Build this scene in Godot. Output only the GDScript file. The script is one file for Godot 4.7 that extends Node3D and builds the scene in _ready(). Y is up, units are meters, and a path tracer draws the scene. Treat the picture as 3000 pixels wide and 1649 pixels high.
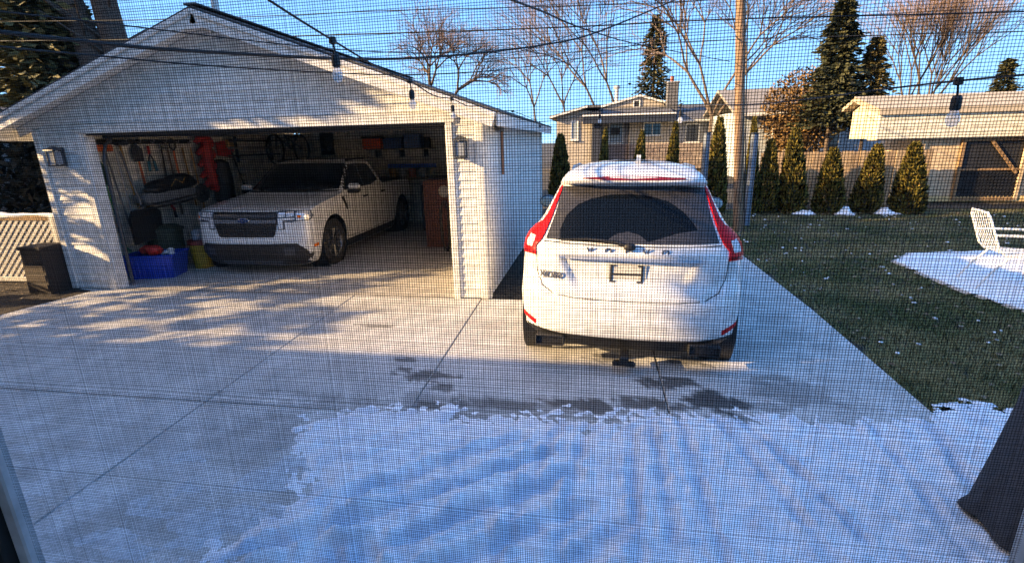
extends Node3D

const EYE := Vector3(0, 1.8617, 0)
const SUN_AZ := 70.0
const SUN_EL := 17.5
var M := {}
var tex := {}
var rng := RandomNumberGenerator.new()


class MB:
	var v := PackedVector3Array()
	var n := PackedVector3Array()
	var c := PackedColorArray()
	var tint = null

	func tri(a: Vector3, b: Vector3, d: Vector3, na = null, nb = null, nd = null) -> void:
		var f := (b - a).cross(d - a)
		if f.length_squared() < 1e-18:
			return
		f = f.normalized()
		v.append(a); v.append(d); v.append(b)
		n.append(f if na == null else na); n.append(f if nd == null else nd); n.append(f if nb == null else nb)
		if tint != null:
			c.append(tint); c.append(tint); c.append(tint)

	func quad(a: Vector3, b: Vector3, d: Vector3, e: Vector3) -> void:
		tri(a, b, d)
		tri(a, d, e)

	func quadn(a, b, d, e, na, nb, nd, ne) -> void:
		tri(a, b, d, na, nb, nd)
		tri(a, d, e, na, nd, ne)

	# a box with chamfered edges
	func box(at: Vector3, size: Vector3, bevel := 0.0, turn := Basis.IDENTITY) -> void:
		var h := size / 2.0
		var k: float = min(bevel, min(h.x, min(h.y, h.z)) * 0.9)
		if k <= 0.0:
			var p := []
			for i in 8:
				p.append(at + turn * Vector3(h.x if i & 1 else -h.x, h.y if i & 2 else -h.y, h.z if i & 4 else -h.z))
			quad(p[4], p[5], p[7], p[6]); quad(p[1], p[0], p[2], p[3]); quad(p[5], p[1], p[3], p[7])
			quad(p[0], p[4], p[6], p[2]); quad(p[6], p[7], p[3], p[2]); quad(p[0], p[1], p[5], p[4])
			return
		var q := {}
		for sx in [-1, 1]:
			for sy in [-1, 1]:
				for sz in [-1, 1]:
					var s := Vector3(sx, sy, sz)
					for ax in 3:
						var w := h - Vector3(k, k, k)
						w[ax] = h[ax]
						q[[sx, sy, sz, ax]] = at + turn * (w * s)
		for ax in 3:
			var b := (ax + 1) % 3
			var d := (ax + 2) % 3
			for s in [-1, 1]:
				var r := []
				for e in [[-1, -1], [1, -1], [1, 1], [-1, 1]]:
					var s3 := [0, 0, 0]
					s3[ax] = s; s3[b] = e[0]; s3[d] = e[1]
					r.append(q[[s3[0], s3[1], s3[2], ax]])
				if s < 0:
					r.reverse()
				quad(r[0], r[1], r[2], r[3])
			for e in [[-1, -1], [1, -1], [1, 1], [-1, 1]]:
				var lo := [0, 0, 0]
				var hi := [0, 0, 0]
				lo[ax] = -1; hi[ax] = 1
				lo[b] = e[0]; hi[b] = e[0]; lo[d] = e[1]; hi[d] = e[1]
				var p0 = q[[lo[0], lo[1], lo[2], b]]
				var p1 = q[[hi[0], hi[1], hi[2], b]]
				var p2 = q[[hi[0], hi[1], hi[2], d]]
				var p3 = q[[lo[0], lo[1], lo[2], d]]
				if e[0] * e[1] > 0:
					quad(p0, p3, p2, p1)
				else:
					quad(p0, p1, p2, p3)
		for sx in [-1, 1]:
			for sy in [-1, 1]:
				for sz in [-1, 1]:
					var a0 = q[[sx, sy, sz, 0]]
					var a1 = q[[sx, sy, sz, 1]]
					var a2 = q[[sx, sy, sz, 2]]
					if sx * sy * sz > 0:
						tri(a0, a1, a2)
					else:
						tri(a0, a2, a1)

	func bar(a: Vector3, b: Vector3, w: float, h: float, bevel := 0.0) -> void:
		var d := (b - a)
		var z := d.normalized()
		var up := Vector3.UP if abs(z.y) < 0.95 else Vector3.RIGHT
		var x := up.cross(z).normalized()
		var y := z.cross(x)
		box((a + b) / 2.0, Vector3(w, h, d.length()), bevel, Basis(x, y, z))

	func tube(p: Array, r, sides := 8, caps := true) -> void:
		var rings := []
		var nn := []
		var x := Vector3.ZERO
		for i in p.size():
			var t: Vector3 = (p[min(i + 1, p.size() - 1)] - p[max(i - 1, 0)]).normalized()
			if i == 0:
				x = (Vector3.UP if abs(t.y) < 0.9 else Vector3.RIGHT).cross(t).normalized()
			else:
				x = (x - t * x.dot(t)).normalized()
			var y := t.cross(x)
			var ring := []
			var rn := []
			var rad: float = r[i] if r is Array else r
			for k in sides:
				var a := TAU * k / sides
				var o := x * cos(a) + y * sin(a)
				ring.append(p[i] + o * rad); rn.append(o)
			rings.append(ring); nn.append(rn)
		for i in p.size() - 1:
			for k in sides:
				var k2 := (k + 1) % sides
				quadn(rings[i][k], rings[i][k2], rings[i + 1][k2], rings[i + 1][k], nn[i][k], nn[i][k2], nn[i + 1][k2], nn[i + 1][k])
		if caps:
			for k in range(1, sides - 1):
				tri(rings[0][0], rings[0][k + 1], rings[0][k])
				tri(rings[-1][0], rings[-1][k], rings[-1][k + 1])

	# profile: Vector2(radius, height) turned about an axis through `at`
	func lathe(profile: Array, at: Vector3, sides := 24, turn := Basis.IDENTITY, smooth := true) -> void:
		for i in profile.size() - 1:
			var p0: Vector2 = profile[i]
			var p1: Vector2 = profile[i + 1]
			var e := p1 - p0
			var fn := Vector2(e.y, -e.x).normalized()
			for k in sides:
				var a := TAU * k / sides
				var b := TAU * (k + 1) / sides
				var ca := Vector3(cos(a), 0, sin(a))
				var cb := Vector3(cos(b), 0, sin(b))
				var na := turn * (ca * fn.x + Vector3.UP * fn.y)
				var nb := turn * (cb * fn.x + Vector3.UP * fn.y)
				var q0 := at + turn * (ca * p0.x + Vector3.UP * p0.y)
				var q1 := at + turn * (cb * p0.x + Vector3.UP * p0.y)
				var q2 := at + turn * (cb * p1.x + Vector3.UP * p1.y)
				var q3 := at + turn * (ca * p1.x + Vector3.UP * p1.y)
				if smooth:
					tri(q1, q0, q2, nb, na, nb)
					tri(q0, q3, q2, na, na, nb)
				else:
					tri(q1, q0, q2)
					tri(q0, q3, q2)

	# a polygon in a plane (origin + basis x, y), given thickness along its z
	func slab(poly: PackedVector2Array, at: Vector3, turn: Basis, depth: float) -> void:
		var ix := Geometry2D.triangulate_polygon(poly)
		if Geometry2D.is_polygon_clockwise(poly):
			poly = poly.duplicate(); poly.reverse(); ix = Geometry2D.triangulate_polygon(poly)
		for s in [0, 1]:
			for i in range(0, ix.size(), 3):
				var t := []
				for k in 3:
					var q := poly[ix[i + k]]
					t.append(at + turn * Vector3(q.x, q.y, depth / 2.0 if s else -depth / 2.0))
				var up: Vector3 = turn.z if s else -turn.z
				if (t[1] - t[0]).cross(t[2] - t[0]).dot(up) > 0:
					tri(t[0], t[1], t[2])
				else:
					tri(t[0], t[2], t[1])
		for i in poly.size():
			var a := poly[i]
			var b := poly[(i + 1) % poly.size()]
			quad(at + turn * Vector3(a.x, a.y, -depth / 2), at + turn * Vector3(b.x, b.y, -depth / 2), at + turn * Vector3(b.x, b.y, depth / 2), at + turn * Vector3(a.x, a.y, depth / 2))

	func ball(at: Vector3, r: Vector3, seg := 12) -> void:
		var rows := seg / 2
		for i in rows:
			for k in seg:
				var q := []
				for e in [[0, 0], [0, 1], [1, 1], [1, 0]]:
					var th: float = PI * (i + e[0]) / rows
					var ph: float = TAU * (k + e[1]) / seg
					q.append(Vector3(sin(th) * cos(ph), cos(th), sin(th) * sin(ph)))
				var nn := []
				for w in q:
					nn.append((w / r).normalized())
				tri(at + q[0] * r, at + q[1] * r, at + q[2] * r, nn[0], nn[1], nn[2])
				tri(at + q[0] * r, at + q[2] * r, at + q[3] * r, nn[0], nn[2], nn[3])

	func mesh() -> ArrayMesh:
		var a := []
		a.resize(Mesh.ARRAY_MAX)
		a[Mesh.ARRAY_VERTEX] = v
		a[Mesh.ARRAY_NORMAL] = n
		if c.size() == v.size() and c.size() > 0:
			a[Mesh.ARRAY_COLOR] = c
		var m := ArrayMesh.new()
		m.add_surface_from_arrays(Mesh.PRIMITIVE_TRIANGLES, a)
		return m


func tag(o: Node, label := "", category := "", group := "", kind := "") -> Node:
	if label: o.set_meta("label", label)
	if category: o.set_meta("category", category)
	if group: o.set_meta("group", group)
	if kind: o.set_meta("kind", kind)
	return o


func thing(called: String, label: String, category: String, at := Vector3.ZERO, turn := 0.0, group := "") -> Node3D:
	var o := Node3D.new()
	o.name = called
	add_child(o, true)
	o.position = at
	o.rotation.y = turn
	tag(o, label, category, group)
	return o


func put(called: String, shape, mat: Material, parent: Node = self, at := Vector3.ZERO) -> MeshInstance3D:
	var o := MeshInstance3D.new()
	o.name = called
	o.mesh = shape.mesh() if shape is MB else shape
	o.material_override = mat
	o.position = at
	parent.add_child(o, true)
	return o


func pbox(called: String, at: Vector3, size: Vector3, mat: Material, parent: Node = self, bevel := 0.0) -> MeshInstance3D:
	var b := MB.new()
	b.box(Vector3.ZERO, size, bevel)
	return put(called, b, mat, parent, at)


func copy_of(o: Node3D, label := "") -> Node3D:
	var r: Node3D = o.duplicate()
	r.name = String(o.name).rstrip("0123456789_")
	add_child(r, true)
	if label: r.set_meta("label", label)
	return r


func noise_image(size: int, freq: float, lo: float, hi: float, sd: int, octaves := 4, gain := 0.5, warp := 0.0) -> Image:
	var f := FastNoiseLite.new()
	f.noise_type = FastNoiseLite.TYPE_SIMPLEX_SMOOTH
	f.frequency = freq
	f.fractal_octaves = octaves
	f.fractal_gain = gain
	f.seed = sd
	if warp > 0.0:
		f.domain_warp_enabled = true
		f.domain_warp_amplitude = warp
	var im := f.get_seamless_image(size, size)
	im.convert(Image.FORMAT_RGBA8)
	var d := im.get_data()
	for i in range(0, d.size(), 4):
		var g := int(clamp(lerp(lo, hi, d[i] / 255.0), 0.0, 1.0) * 255.0)
		d[i] = g; d[i + 1] = g; d[i + 2] = g; d[i + 3] = 255
	return Image.create_from_data(size, size, false, Image.FORMAT_RGBA8, d)


func mix_images(a: Image, b: Image) -> Image:
	var x := a.get_data()
	var y := b.get_data()
	for i in x.size():
		if i % 4 != 3:
			x[i] = x[i] * y[i] / 255
	return Image.create_from_data(a.get_width(), a.get_height(), false, Image.FORMAT_RGBA8, x)


func bump(im: Image, k: float) -> ImageTexture:
	var j: Image = im.duplicate()
	j.bump_map_to_normal_map(k)
	return ImageTexture.create_from_image(j)


func lin(r: float, g: float, b: float) -> Color:
	return Color(r, g, b).linear_to_srgb()


func mat(r: float, g: float, b: float, rough := 0.7, look := "", scale := 1.0, bumpy := "", strength := 1.0, local := false) -> StandardMaterial3D:
	var m := StandardMaterial3D.new()
	m.albedo_color = lin(r, g, b)
	m.roughness = rough
	if look:
		m.albedo_texture = tex[look]
	if bumpy:
		m.normal_enabled = true
		m.normal_texture = tex[bumpy]
		m.normal_scale = strength
	if look or bumpy:
		m.uv1_triplanar = true
		m.uv1_world_triplanar = not local
		m.uv1_scale = Vector3(scale, scale, scale)
	return m


func gh(x: float, z: float) -> float:   # the driveway falls gently from the garage to the house
	return -0.03 * max(z + 5.8, 0.0) if z < 3.0 else -0.264


func make_textures() -> void:
	var mottle := noise_image(512, 0.008, 0.62, 1.1, 3, 5, 0.6)
	var speck := noise_image(512, 0.12, 0.7, 1.15, 5, 3, 0.6)
	var streak := noise_image(512, 0.02, 0.75, 1.1, 8, 4, 0.55, 30.0)
	tex["mottle"] = ImageTexture.create_from_image(mottle)
	tex["concrete"] = ImageTexture.create_from_image(mix_images(noise_image(512, 0.008, 0.84, 1.04, 3, 5, 0.6), noise_image(512, 0.14, 0.82, 1.1, 6, 3, 0.6)))
	tex["speck"] = ImageTexture.create_from_image(speck)
	tex["streak"] = ImageTexture.create_from_image(streak)
	tex["speck_n"] = bump(speck, 2.0)
	tex["mottle_n"] = bump(mottle, 3.0)
	tex["snow_n"] = bump(noise_image(512, 0.05, 0.0, 1.0, 21, 5, 0.65), 3.0)
	tex["soil"] = ImageTexture.create_from_image(mix_images(noise_image(512, 0.03, 0.4, 1.2, 11, 5, 0.65), speck))
	tex["grime"] = ImageTexture.create_from_image(noise_image(512, 0.015, 0.82, 1.05, 31, 5, 0.6))
	# wood: long grain along y
	var w := Image.create(256, 256, false, Image.FORMAT_RGBA8)
	var f := FastNoiseLite.new()
	f.frequency = 0.02; f.fractal_octaves = 4; f.seed = 4
	for y in 256:
		for x in 256:
			var g: float = 0.8 + 0.28 * f.get_noise_2d(x * 6.0, y * 0.35) + 0.1 * f.get_noise_2d(x * 20.0, y * 1.0)
			w.set_pixel(x, y, Color(g, g * 0.98, g * 0.95))
	tex["wood"] = ImageTexture.create_from_image(w)
	tex["bark_n"] = bump(w, 6.0)


func make_materials() -> void:
	M.concrete = mat(0.62, 0.60, 0.57, 0.85, "concrete", 0.55, "speck_n", 0.5)
	M.stained = mat(1, 1, 1, 0.7, "concrete", 0.55, "speck_n", 0.5)
	M.stained.vertex_color_use_as_albedo = true
	M.wet = mat(0.13, 0.125, 0.12, 0.35, "concrete", 0.9, "speck_n", 0.3)
	M.damp = mat(0.30, 0.29, 0.275, 0.6, "concrete", 0.7, "speck_n", 0.4)
	M.joint = mat(0.06, 0.055, 0.05, 0.95)
	M.snow = mat(0.88, 0.89, 0.91, 0.6, "", 2.2, "snow_n", 0.9)
	M.snow.subsurf_scatter_enabled = false
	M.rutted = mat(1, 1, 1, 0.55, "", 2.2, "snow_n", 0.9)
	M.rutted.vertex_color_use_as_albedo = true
	M.slush = mat(0.62, 0.65, 0.68, 0.5, "grime", 1.5, "snow_n", 0.7)
	M.soil = mat(0.085, 0.07, 0.045, 0.95, "soil", 0.5, "mottle_n", 0.8)
	M.mulch = mat(0.055, 0.035, 0.022, 0.95, "soil", 1.5, "mottle_n", 1.0)
	M.white = mat(0.74, 0.73, 0.70, 0.6, "grime", 0.7)
	M.siding = mat(0.84, 0.82, 0.785, 0.55, "grime", 0.9)
	M.siding_b = mat(0.81, 0.795, 0.76, 0.6, "grime", 0.8)
	M.trim = mat(0.78, 0.76, 0.72, 0.5, "grime", 1.1)
	M.inner = mat(0.84, 0.79, 0.68, 0.8, "streak", 0.6)
	M.shingle = mat(0.09, 0.088, 0.09, 0.95, "speck", 2.0)
	M.black = mat(0.012, 0.012, 0.013, 0.55, "speck", 3.0)
	M.dark = mat(0.02, 0.02, 0.022, 0.6, "speck", 3.0)
	M.dark_metal = mat(0.045, 0.05, 0.06, 0.45)
	M.steel = mat(0.45, 0.46, 0.48, 0.35); M.steel.metallic = 0.9
	M.galv = mat(0.42, 0.44, 0.47, 0.55, "grime", 2.0)
	M.paint = mat(0.86, 0.86, 0.85, 0.28, "grime", 0.8); M.paint.clearcoat_enabled = true; M.paint.clearcoat = 0.6; M.paint.clearcoat_roughness = 0.08
	M.seam = mat(0.05, 0.05, 0.05, 0.8)
	M.glass = mat(0.006, 0.008, 0.012, 0.04)
	M.rear_glass = mat(0.004, 0.006, 0.010, 0.06); M.rear_glass.metallic_specular = 0.25
	M.dust = mat(0.034, 0.032, 0.033, 0.4, "streak", 1.5)
	M.red = mat(0.58, 0.008, 0.012, 0.3); M.red.metallic_specular = 0.25
	M.dark_red = mat(0.20, 0.01, 0.015, 0.15)
	M.lamp_white = mat(0.62, 0.6, 0.6, 0.15)
	M.head_lens = mat(0.88, 0.88, 0.9, 0.1); M.head_lens.metallic = 0.35
	M.satin = mat(0.42, 0.43, 0.45, 0.35); M.satin.metallic = 0.6
	M.chrome = mat(0.75, 0.76, 0.78, 0.12); M.chrome.metallic = 1.0
	M.rubber = mat(0.032, 0.031, 0.03, 0.85, "speck", 4.0)
	M.alloy = mat(0.22, 0.22, 0.23, 0.35); M.alloy.metallic = 0.8
	M.amber = mat(0.75, 0.16, 0.01, 0.25)
	M.blue_oval = mat(0.01, 0.03, 0.16, 0.2)
	M.wire = mat(0.012, 0.012, 0.013, 0.7)
	M.bulb = mat(0.85, 0.85, 0.85, 0.05)
	M.bulb.transparency = BaseMaterial3D.TRANSPARENCY_ALPHA
	M.bulb.albedo_color.a = 0.35
	M.pole_wood = mat(0.34, 0.225, 0.145, 0.85, "wood", 0.9, "bark_n", 1.0)
	M.fence_wood = mat(0.42, 0.27, 0.14, 0.8, "wood", 1.3, "bark_n", 0.6)
	M.tan = mat(0.62, 0.47, 0.30, 0.8, "grime", 0.7)
	M.cream = mat(0.72, 0.66, 0.55, 0.75, "grime", 0.5)
	M.bark = mat(0.17, 0.125, 0.095, 0.95, "soil", 1.2, "bark_n", 1.5)
	M.bark_pale = mat(0.27, 0.205, 0.165, 0.95, "soil", 1.2, "bark_n", 1.5)
	M.twig = mat(0.27, 0.185, 0.145, 0.95)
	M.screen_core = mat(0.01, 0.01, 0.012, 0.8)
	M.screen_core.transparency = BaseMaterial3D.TRANSPARENCY_ALPHA
	M.screen_core.albedo_color.a = 0.29
	M.frame = mat(0.5, 0.52, 0.55, 0.5, "grime", 3.0)
	M.gasket = mat(0.01, 0.012, 0.014, 0.7)
	M.cover = mat(0.035, 0.037, 0.045, 0.75, "streak", 2.0, "mottle_n", 0.5)


func _ready() -> void:
	rng.seed = 7
	# camera
	var cam := Camera3D.new()
	cam.name = "camera"
	add_child(cam)
	cam.keep_aspect = Camera3D.KEEP_HEIGHT
	cam.fov = rad_to_deg(2.0 * atan(1649.0 / 2.0 / 1471.2))
	cam.near = 0.02
	cam.far = 600.0
	cam.transform = Transform3D(Basis(Vector3.UP, 0.1647) * Basis(Vector3.RIGHT, -0.2708) * Basis(Vector3.BACK, -0.0239), EYE)
	# sky and exposure
	var we := WorldEnvironment.new()
	we.name = "environment"
	var env := Environment.new()
	env.background_mode = Environment.BG_SKY
	var sm := ProceduralSkyMaterial.new()
	sm.sky_top_color = lin(0.095, 0.275, 0.68)
	sm.sky_horizon_color = lin(0.30, 0.60, 0.90)
	sm.sky_curve = 0.14
	sm.ground_bottom_color = Color(0.16, 0.17, 0.19)
	sm.ground_horizon_color = Color(0.5, 0.6, 0.7)
	sm.sky_energy_multiplier = 0.68
	sm.sun_angle_max = 60.0
	sm.sun_curve = 0.8
	var sky := Sky.new()
	sky.sky_material = sm
	env.sky = sky
	env.tonemap_mode = Environment.TONE_MAPPER_LINEAR
	env.tonemap_exposure = 5.8
	env.sdfgi_enabled = true
	env.ssao_enabled = true
	env.ssil_enabled = true
	we.environment = env
	add_child(we)
	# sun
	var sun := DirectionalLight3D.new()
	sun.name = "sun"
	sun.light_energy = 1.0
	sun.light_color = lin(1.0, 0.69, 0.36)
	sun.light_angular_distance = 0.5
	sun.shadow_enabled = true
	add_child(sun)
	var az := deg_to_rad(SUN_AZ)
	var el := deg_to_rad(SUN_EL)
	sun.look_at_from_position(Vector3.ZERO, Vector3(sin(az) * cos(el), -sin(el), -cos(az) * cos(el)))

	make_textures()
	make_materials()
	build_ground()
	build_garage()
	build_own_house()
	build_far_buildings()
	build_boundary()
	build_trees()
	build_volvo()
	build_truck()
	build_garage_contents()
	build_yard_things()
	build_wires()
	build_screen()


func lerp_table(t: Array, x: float) -> float:
	if x <= t[0][0]:
		return t[0][1]
	for i in range(1, t.size()):
		if x <= t[i][0]:
			return lerp(float(t[i - 1][1]), float(t[i][1]), (x - t[i - 1][0]) / (t[i][0] - t[i - 1][0]))
	return t[-1][1]


func seg_dist(p: Vector2, a: Vector2, b: Vector2) -> float:
	var t: float = clamp((p - a).dot(b - a) / (b - a).length_squared(), 0.0, 1.0)
	return p.distance_to(a + (b - a) * t)


func ragged(points: Array, step: float, amp: float, sd: int) -> PackedVector2Array:
	var f := FastNoiseLite.new()
	f.seed = sd; f.frequency = 1.3; f.fractal_octaves = 4
	var out := PackedVector2Array()
	for i in points.size():
		var a := Vector2(points[i][0], points[i][1])
		var nx: Array = points[(i + 1) % points.size()]
		var b := Vector2(nx[0], nx[1])
		var k: int = max(1, int(a.distance_to(b) / step))
		for j in k:
			var q := a.lerp(b, float(j) / k)
			out.append(q + Vector2(f.get_noise_2d(q.x * 5.0, q.y * 5.0), f.get_noise_2d(q.y * 5.0 + 40.0, q.x * 5.0)) * amp)
	return out


# a sheet that lies on the ground; its outline is in (x, z)
func ground_sheet(poly: PackedVector2Array, lift: float, cell := 0.6) -> MB:
	var b := MB.new()
	var lo := poly[0]
	var hi := poly[0]
	for q in poly:
		lo = lo.min(q); hi = hi.max(q)
	var x := lo.x
	while x < hi.x:
		var z := lo.y
		while z < hi.y:
			var cellp := PackedVector2Array([Vector2(x, z), Vector2(x + cell, z), Vector2(x + cell, z + cell), Vector2(x, z + cell)])
			for part in Geometry2D.intersect_polygons(poly, cellp):
				var ix := Geometry2D.triangulate_polygon(part)
				for i in range(0, ix.size(), 3):
					var t := []
					for k in 3:
						var q: Vector2 = part[ix[i + k]]
						t.append(Vector3(q.x, gh(q.x, q.y) + lift, q.y))
					if (t[1] - t[0]).cross(t[2] - t[0]).y > 0:
						b.tri(t[0], t[1], t[2], Vector3.UP, Vector3.UP, Vector3.UP)
					else:
						b.tri(t[0], t[2], t[1], Vector3.UP, Vector3.UP, Vector3.UP)
			z += cell
		x += cell
	return b


# snow or slush: height(x, z) above the ground; nothing where it is not above zero
func heap(x0: float, x1: float, z0: float, z1: float, step: float, height: Callable, tone = null) -> MB:
	var nx := int(round((x1 - x0) / step)) + 1
	var nz := int(round((z1 - z0) / step)) + 1
	var sx := (x1 - x0) / (nx - 1)
	var sz := (z1 - z0) / (nz - 1)
	var h := PackedFloat32Array()
	h.resize(nx * nz)
	for j in nz:
		for i in nx:
			h[j * nx + i] = height.call(x0 + i * sx, z0 + j * sz)
	var p := PackedVector3Array()
	var nn := PackedVector3Array()
	p.resize(nx * nz); nn.resize(nx * nz)
	for j in nz:
		for i in nx:
			var x := x0 + i * sx
			var z := z0 + j * sz
			p[j * nx + i] = Vector3(x, gh(x, z) + max(h[j * nx + i], -0.012), z)
			var dx: float = h[j * nx + min(i + 1, nx - 1)] - h[j * nx + max(i - 1, 0)]
			var dz: float = h[min(j + 1, nz - 1) * nx + i] - h[max(j - 1, 0) * nx + i]
			nn[j * nx + i] = Vector3(-dx / (2 * sx), 1, -dz / (2 * sz)).normalized()
	var shade := PackedColorArray()
	if tone != null:
		for j in nz:
			for i in nx:
				shade.append(tone.call(x0 + i * sx, z0 + j * sz))
	var b := MB.new()
	for j in nz - 1:
		for i in nx - 1:
			var q := [j * nx + i, (j + 1) * nx + i, (j + 1) * nx + i + 1, j * nx + i + 1]
			if max(max(h[q[0]], h[q[1]]), max(h[q[2]], h[q[3]])) <= 0.0:
				continue
			b.quadn(p[q[0]], p[q[1]], p[q[2]], p[q[3]], nn[q[0]], nn[q[1]], nn[q[2]], nn[q[3]])
			if tone != null:
				var many := b.v.size() - b.c.size()
				if many == 6:
					for e in [0, 2, 1, 0, 3, 2]:
						b.c.append(shade[q[e]])
				else:
					for e in many:
						b.c.append(shade[q[0]])
	return b


func build_ground() -> void:
	var g := MB.new()
	var zs := [60.0, 20.0, 3.0, 0.0, -3.0, -5.8, -9.0, -14.0, -30.0, -80.0, -500.0]
	var xs := [-500.0, -80.0, -20.0, -8.0, 0.0, 8.0, 20.0, 80.0, 500.0]
	for i in zs.size() - 1:
		for k in xs.size() - 1:
			var q := []
			for e in [[k, i], [k + 1, i], [k + 1, i + 1], [k, i + 1]]:
				q.append(Vector3(xs[e[0]], gh(xs[e[0]], zs[e[1]]) - 0.03, zs[e[1]]))
			g.quad(q[0], q[1], q[2], q[3])
	tag(put("ground", g, M.soil), "dark winter soil and thin turf under everything", "ground", "", "structure")

	# driveway: concrete slabs with open joints
	var d := Node3D.new()
	d.name = "driveway"
	add_child(d)
	tag(d, "pale concrete driveway of large slabs before the garage", "driveway", "", "structure")
	var xe := [-7.2, -3.03, -1.35, 0.575, 2.42]
	var ze := [-10.5, -5.79, -3.17, 0.2]
	for j in 3:
		for i in 4:
			if j == 0 and i < 3 and xe[i] < -1.3:
				continue
			var x0: float = xe[i] + 0.005
			var x1: float = xe[i + 1] - 0.005
			if j == 0:
				x0 = max(x0, -1.25)
			var z0: float = ze[j] + 0.006
			var z1: float = ze[j + 1] - 0.006
			var b := MB.new()
			var t := [Vector3(x0, gh(0, z1), z1), Vector3(x1, gh(0, z1), z1), Vector3(x1, gh(0, z0), z0), Vector3(x0, gh(0, z0), z0)]
			var k := 0.005
			var tin := [t[0] + Vector3(k, 0, -k), t[1] + Vector3(-k, 0, -k), t[2] + Vector3(-k, 0, k), t[3] + Vector3(k, 0, k)]
			b.quad(tin[0], tin[1], tin[2], tin[3])
			for e in 4:
				var f := (e + 1) % 4
				var dn := Vector3(0, -0.005, 0)
				b.quad(t[e] + dn, t[f] + dn, tin[f], tin[e])
				b.quad(t[e] + Vector3(0, -0.12, 0), t[f] + Vector3(0, -0.12, 0), t[f] + dn, t[e] + dn)
			put("slab", b, M.concrete, d)
	put("joint_bed", ground_sheet(PackedVector2Array([Vector2(-7.18, -5.78), Vector2(2.4, -5.78), Vector2(2.4, 0.2), Vector2(-7.18, 0.2)]), -0.02, 1.0), M.joint, d)
	# where meltwater has run and soaked in, and where frost has dried pale
	var blobs := [[-0.05, -3.44, 0.42, 0.10, 1.0], [0.45, -3.52, 0.30, 0.10, 1.0], [0.95, -3.60, 0.28, 0.15, 1.1], [0.62, -3.86, 0.24, 0.11, 1.0], [-0.75, -3.38, 0.35, 0.07, 0.8],
		[-2.28, -4.82, 0.22, 0.05, 0.8], [-1.38, -3.78, 0.26, 0.11, 0.95], [-1.62, -3.88, 0.12, 0.05, 0.9], [-1.2, -3.58, 0.17, 0.07, 0.9], [-1.15, -3.33, 0.25, 0.06, 0.9], [-1.7, -4.05, 0.14, 0.04, 0.8],
		[0.2, -4.27, 0.24, 0.09, 0.8], [0.85, -4.28, 0.26, 0.11, 0.9], [1.52, -3.82, 0.36, 0.26, 0.5], [1.3, -3.58, 0.2, 0.1, 0.5],
		[-2.35, -2.75, 0.4, 0.3, 0.28], [-3.2, -2.6, 0.7, 0.2, 0.16], [-2.5, -1.9, 0.4, 0.3, 0.25], [-4.3, -2.3, 0.8, 0.2, 0.25], [-0.3, -3.30, 2.2, 0.2, 0.42], [-3.1, -5.3, 1.2, 0.12, 0.22], [-5.2, -4.6, 1.2, 0.15, 0.2], [0.9, -4.7, 1.0, 0.3, 0.3], [1.9, -5.2, 0.3, 0.8, 0.3]]
	var sf := FastNoiseLite.new()
	sf.seed = 23; sf.frequency = 1.0; sf.fractal_octaves = 5; sf.fractal_gain = 0.6
	var stain := func(x: float, z: float) -> Color:
		var wet := 0.0
		for q in blobs:
			var e: float = 1.0 - Vector2((x - q[0]) / q[2], (z - q[1]) / q[3]).length()
			if e > -0.9:
				e += 0.95 * sf.get_noise_2d(x * 3.0, z * 6.0) + 0.25 * sf.get_noise_2d(x * 16.0, z * 24.0)
				wet = max(wet, smoothstep(-0.02, 0.26, e) * q[4])
		var dry := clamp(0.5 + sf.get_noise_2d(x * 1.1 + 50.0, z * 1.6) * 1.3, 0.0, 1.0) as float
		var frost := smoothstep(-3.4, -2.2, z) * smoothstep(-1.6, -3.0, x) * smoothstep(-0.15, 0.35, sf.get_noise_2d(x * 2.0, z * 4.0) + 0.15)
		var base := Color(0.64, 0.62, 0.59).lerp(Color(0.70, 0.68, 0.65), dry).lerp(Color(0.80, 0.81, 0.82), frost * 0.75)
		return base.lerp(Color(0.085, 0.08, 0.075), wet * 0.88)
	for j in [1, 2]:
		for i in 4:
			put("stained_surface", heap(xe[i] + 0.010, xe[i + 1] - 0.010, ze[j] + 0.010, ze[j + 1] - 0.010, 0.035, func(_x: float, _z: float) -> float: return 0.003, stain), M.stained, d).set_meta("kind", "stuff")

	# snow before the house, rutted by tyres
	var zf := [[-2.07, -3.10], [-1.83, -3.19], [-1.44, -3.26], [-0.57, -3.29], [0.3, -3.37], [1.02, -3.47], [1.82, -3.51], [2.38, -3.60], [2.71, -3.74], [3.03, -3.82], [7.0, -4.1]]
	var xl := [[-3.2, -2.08], [-2.85, -2.07], [-2.6, -2.0], [-2.31, -1.74], [-2.07, -1.8], [-1.9, -1.88], [-1.5, -2.05], [0.5, -2.6]]
	var ruts := []
	for k in 8:
		var a := Vector2(-2.3, -1.62) + Vector2(0.5, 0.86) * (0.17 * k - 0.1) + Vector2(0.1, 0) * (k % 3)
		ruts.append([a, a + Vector2(1.1, -0.60) * (0.8 + 0.15 * (k % 2)), 0.055 + 0.015 * (k % 3), 0.042])
		ruts.append([a + Vector2(1.1, -0.60) * 0.8, a + Vector2(1.9, -1.22), 0.055, 0.036])
	for r in [[0.42, -3.4, 0.44, -1.0], [0.62, -3.4, 0.66, -1.0], [0.30, -3.3, 0.20, -1.2], [0.86, -3.4, 1.05, -2.6], [1.05, -2.6, 1.3, -1.5], [1.02, -3.45, 1.35, -2.3], [-0.2, -3.2, -0.5, -1.6], [-0.02, -3.2, -0.2, -1.5], [1.9, -3.4, 1.7, -1.6], [2.3, -3.5, 1.9, -2.0]]:
		ruts.append([Vector2(r[0], r[1]), Vector2(r[2], r[3]), 0.038, 0.017])
	var f := FastNoiseLite.new()
	f.seed = 12; f.frequency = 0.9; f.fractal_octaves = 5
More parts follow.
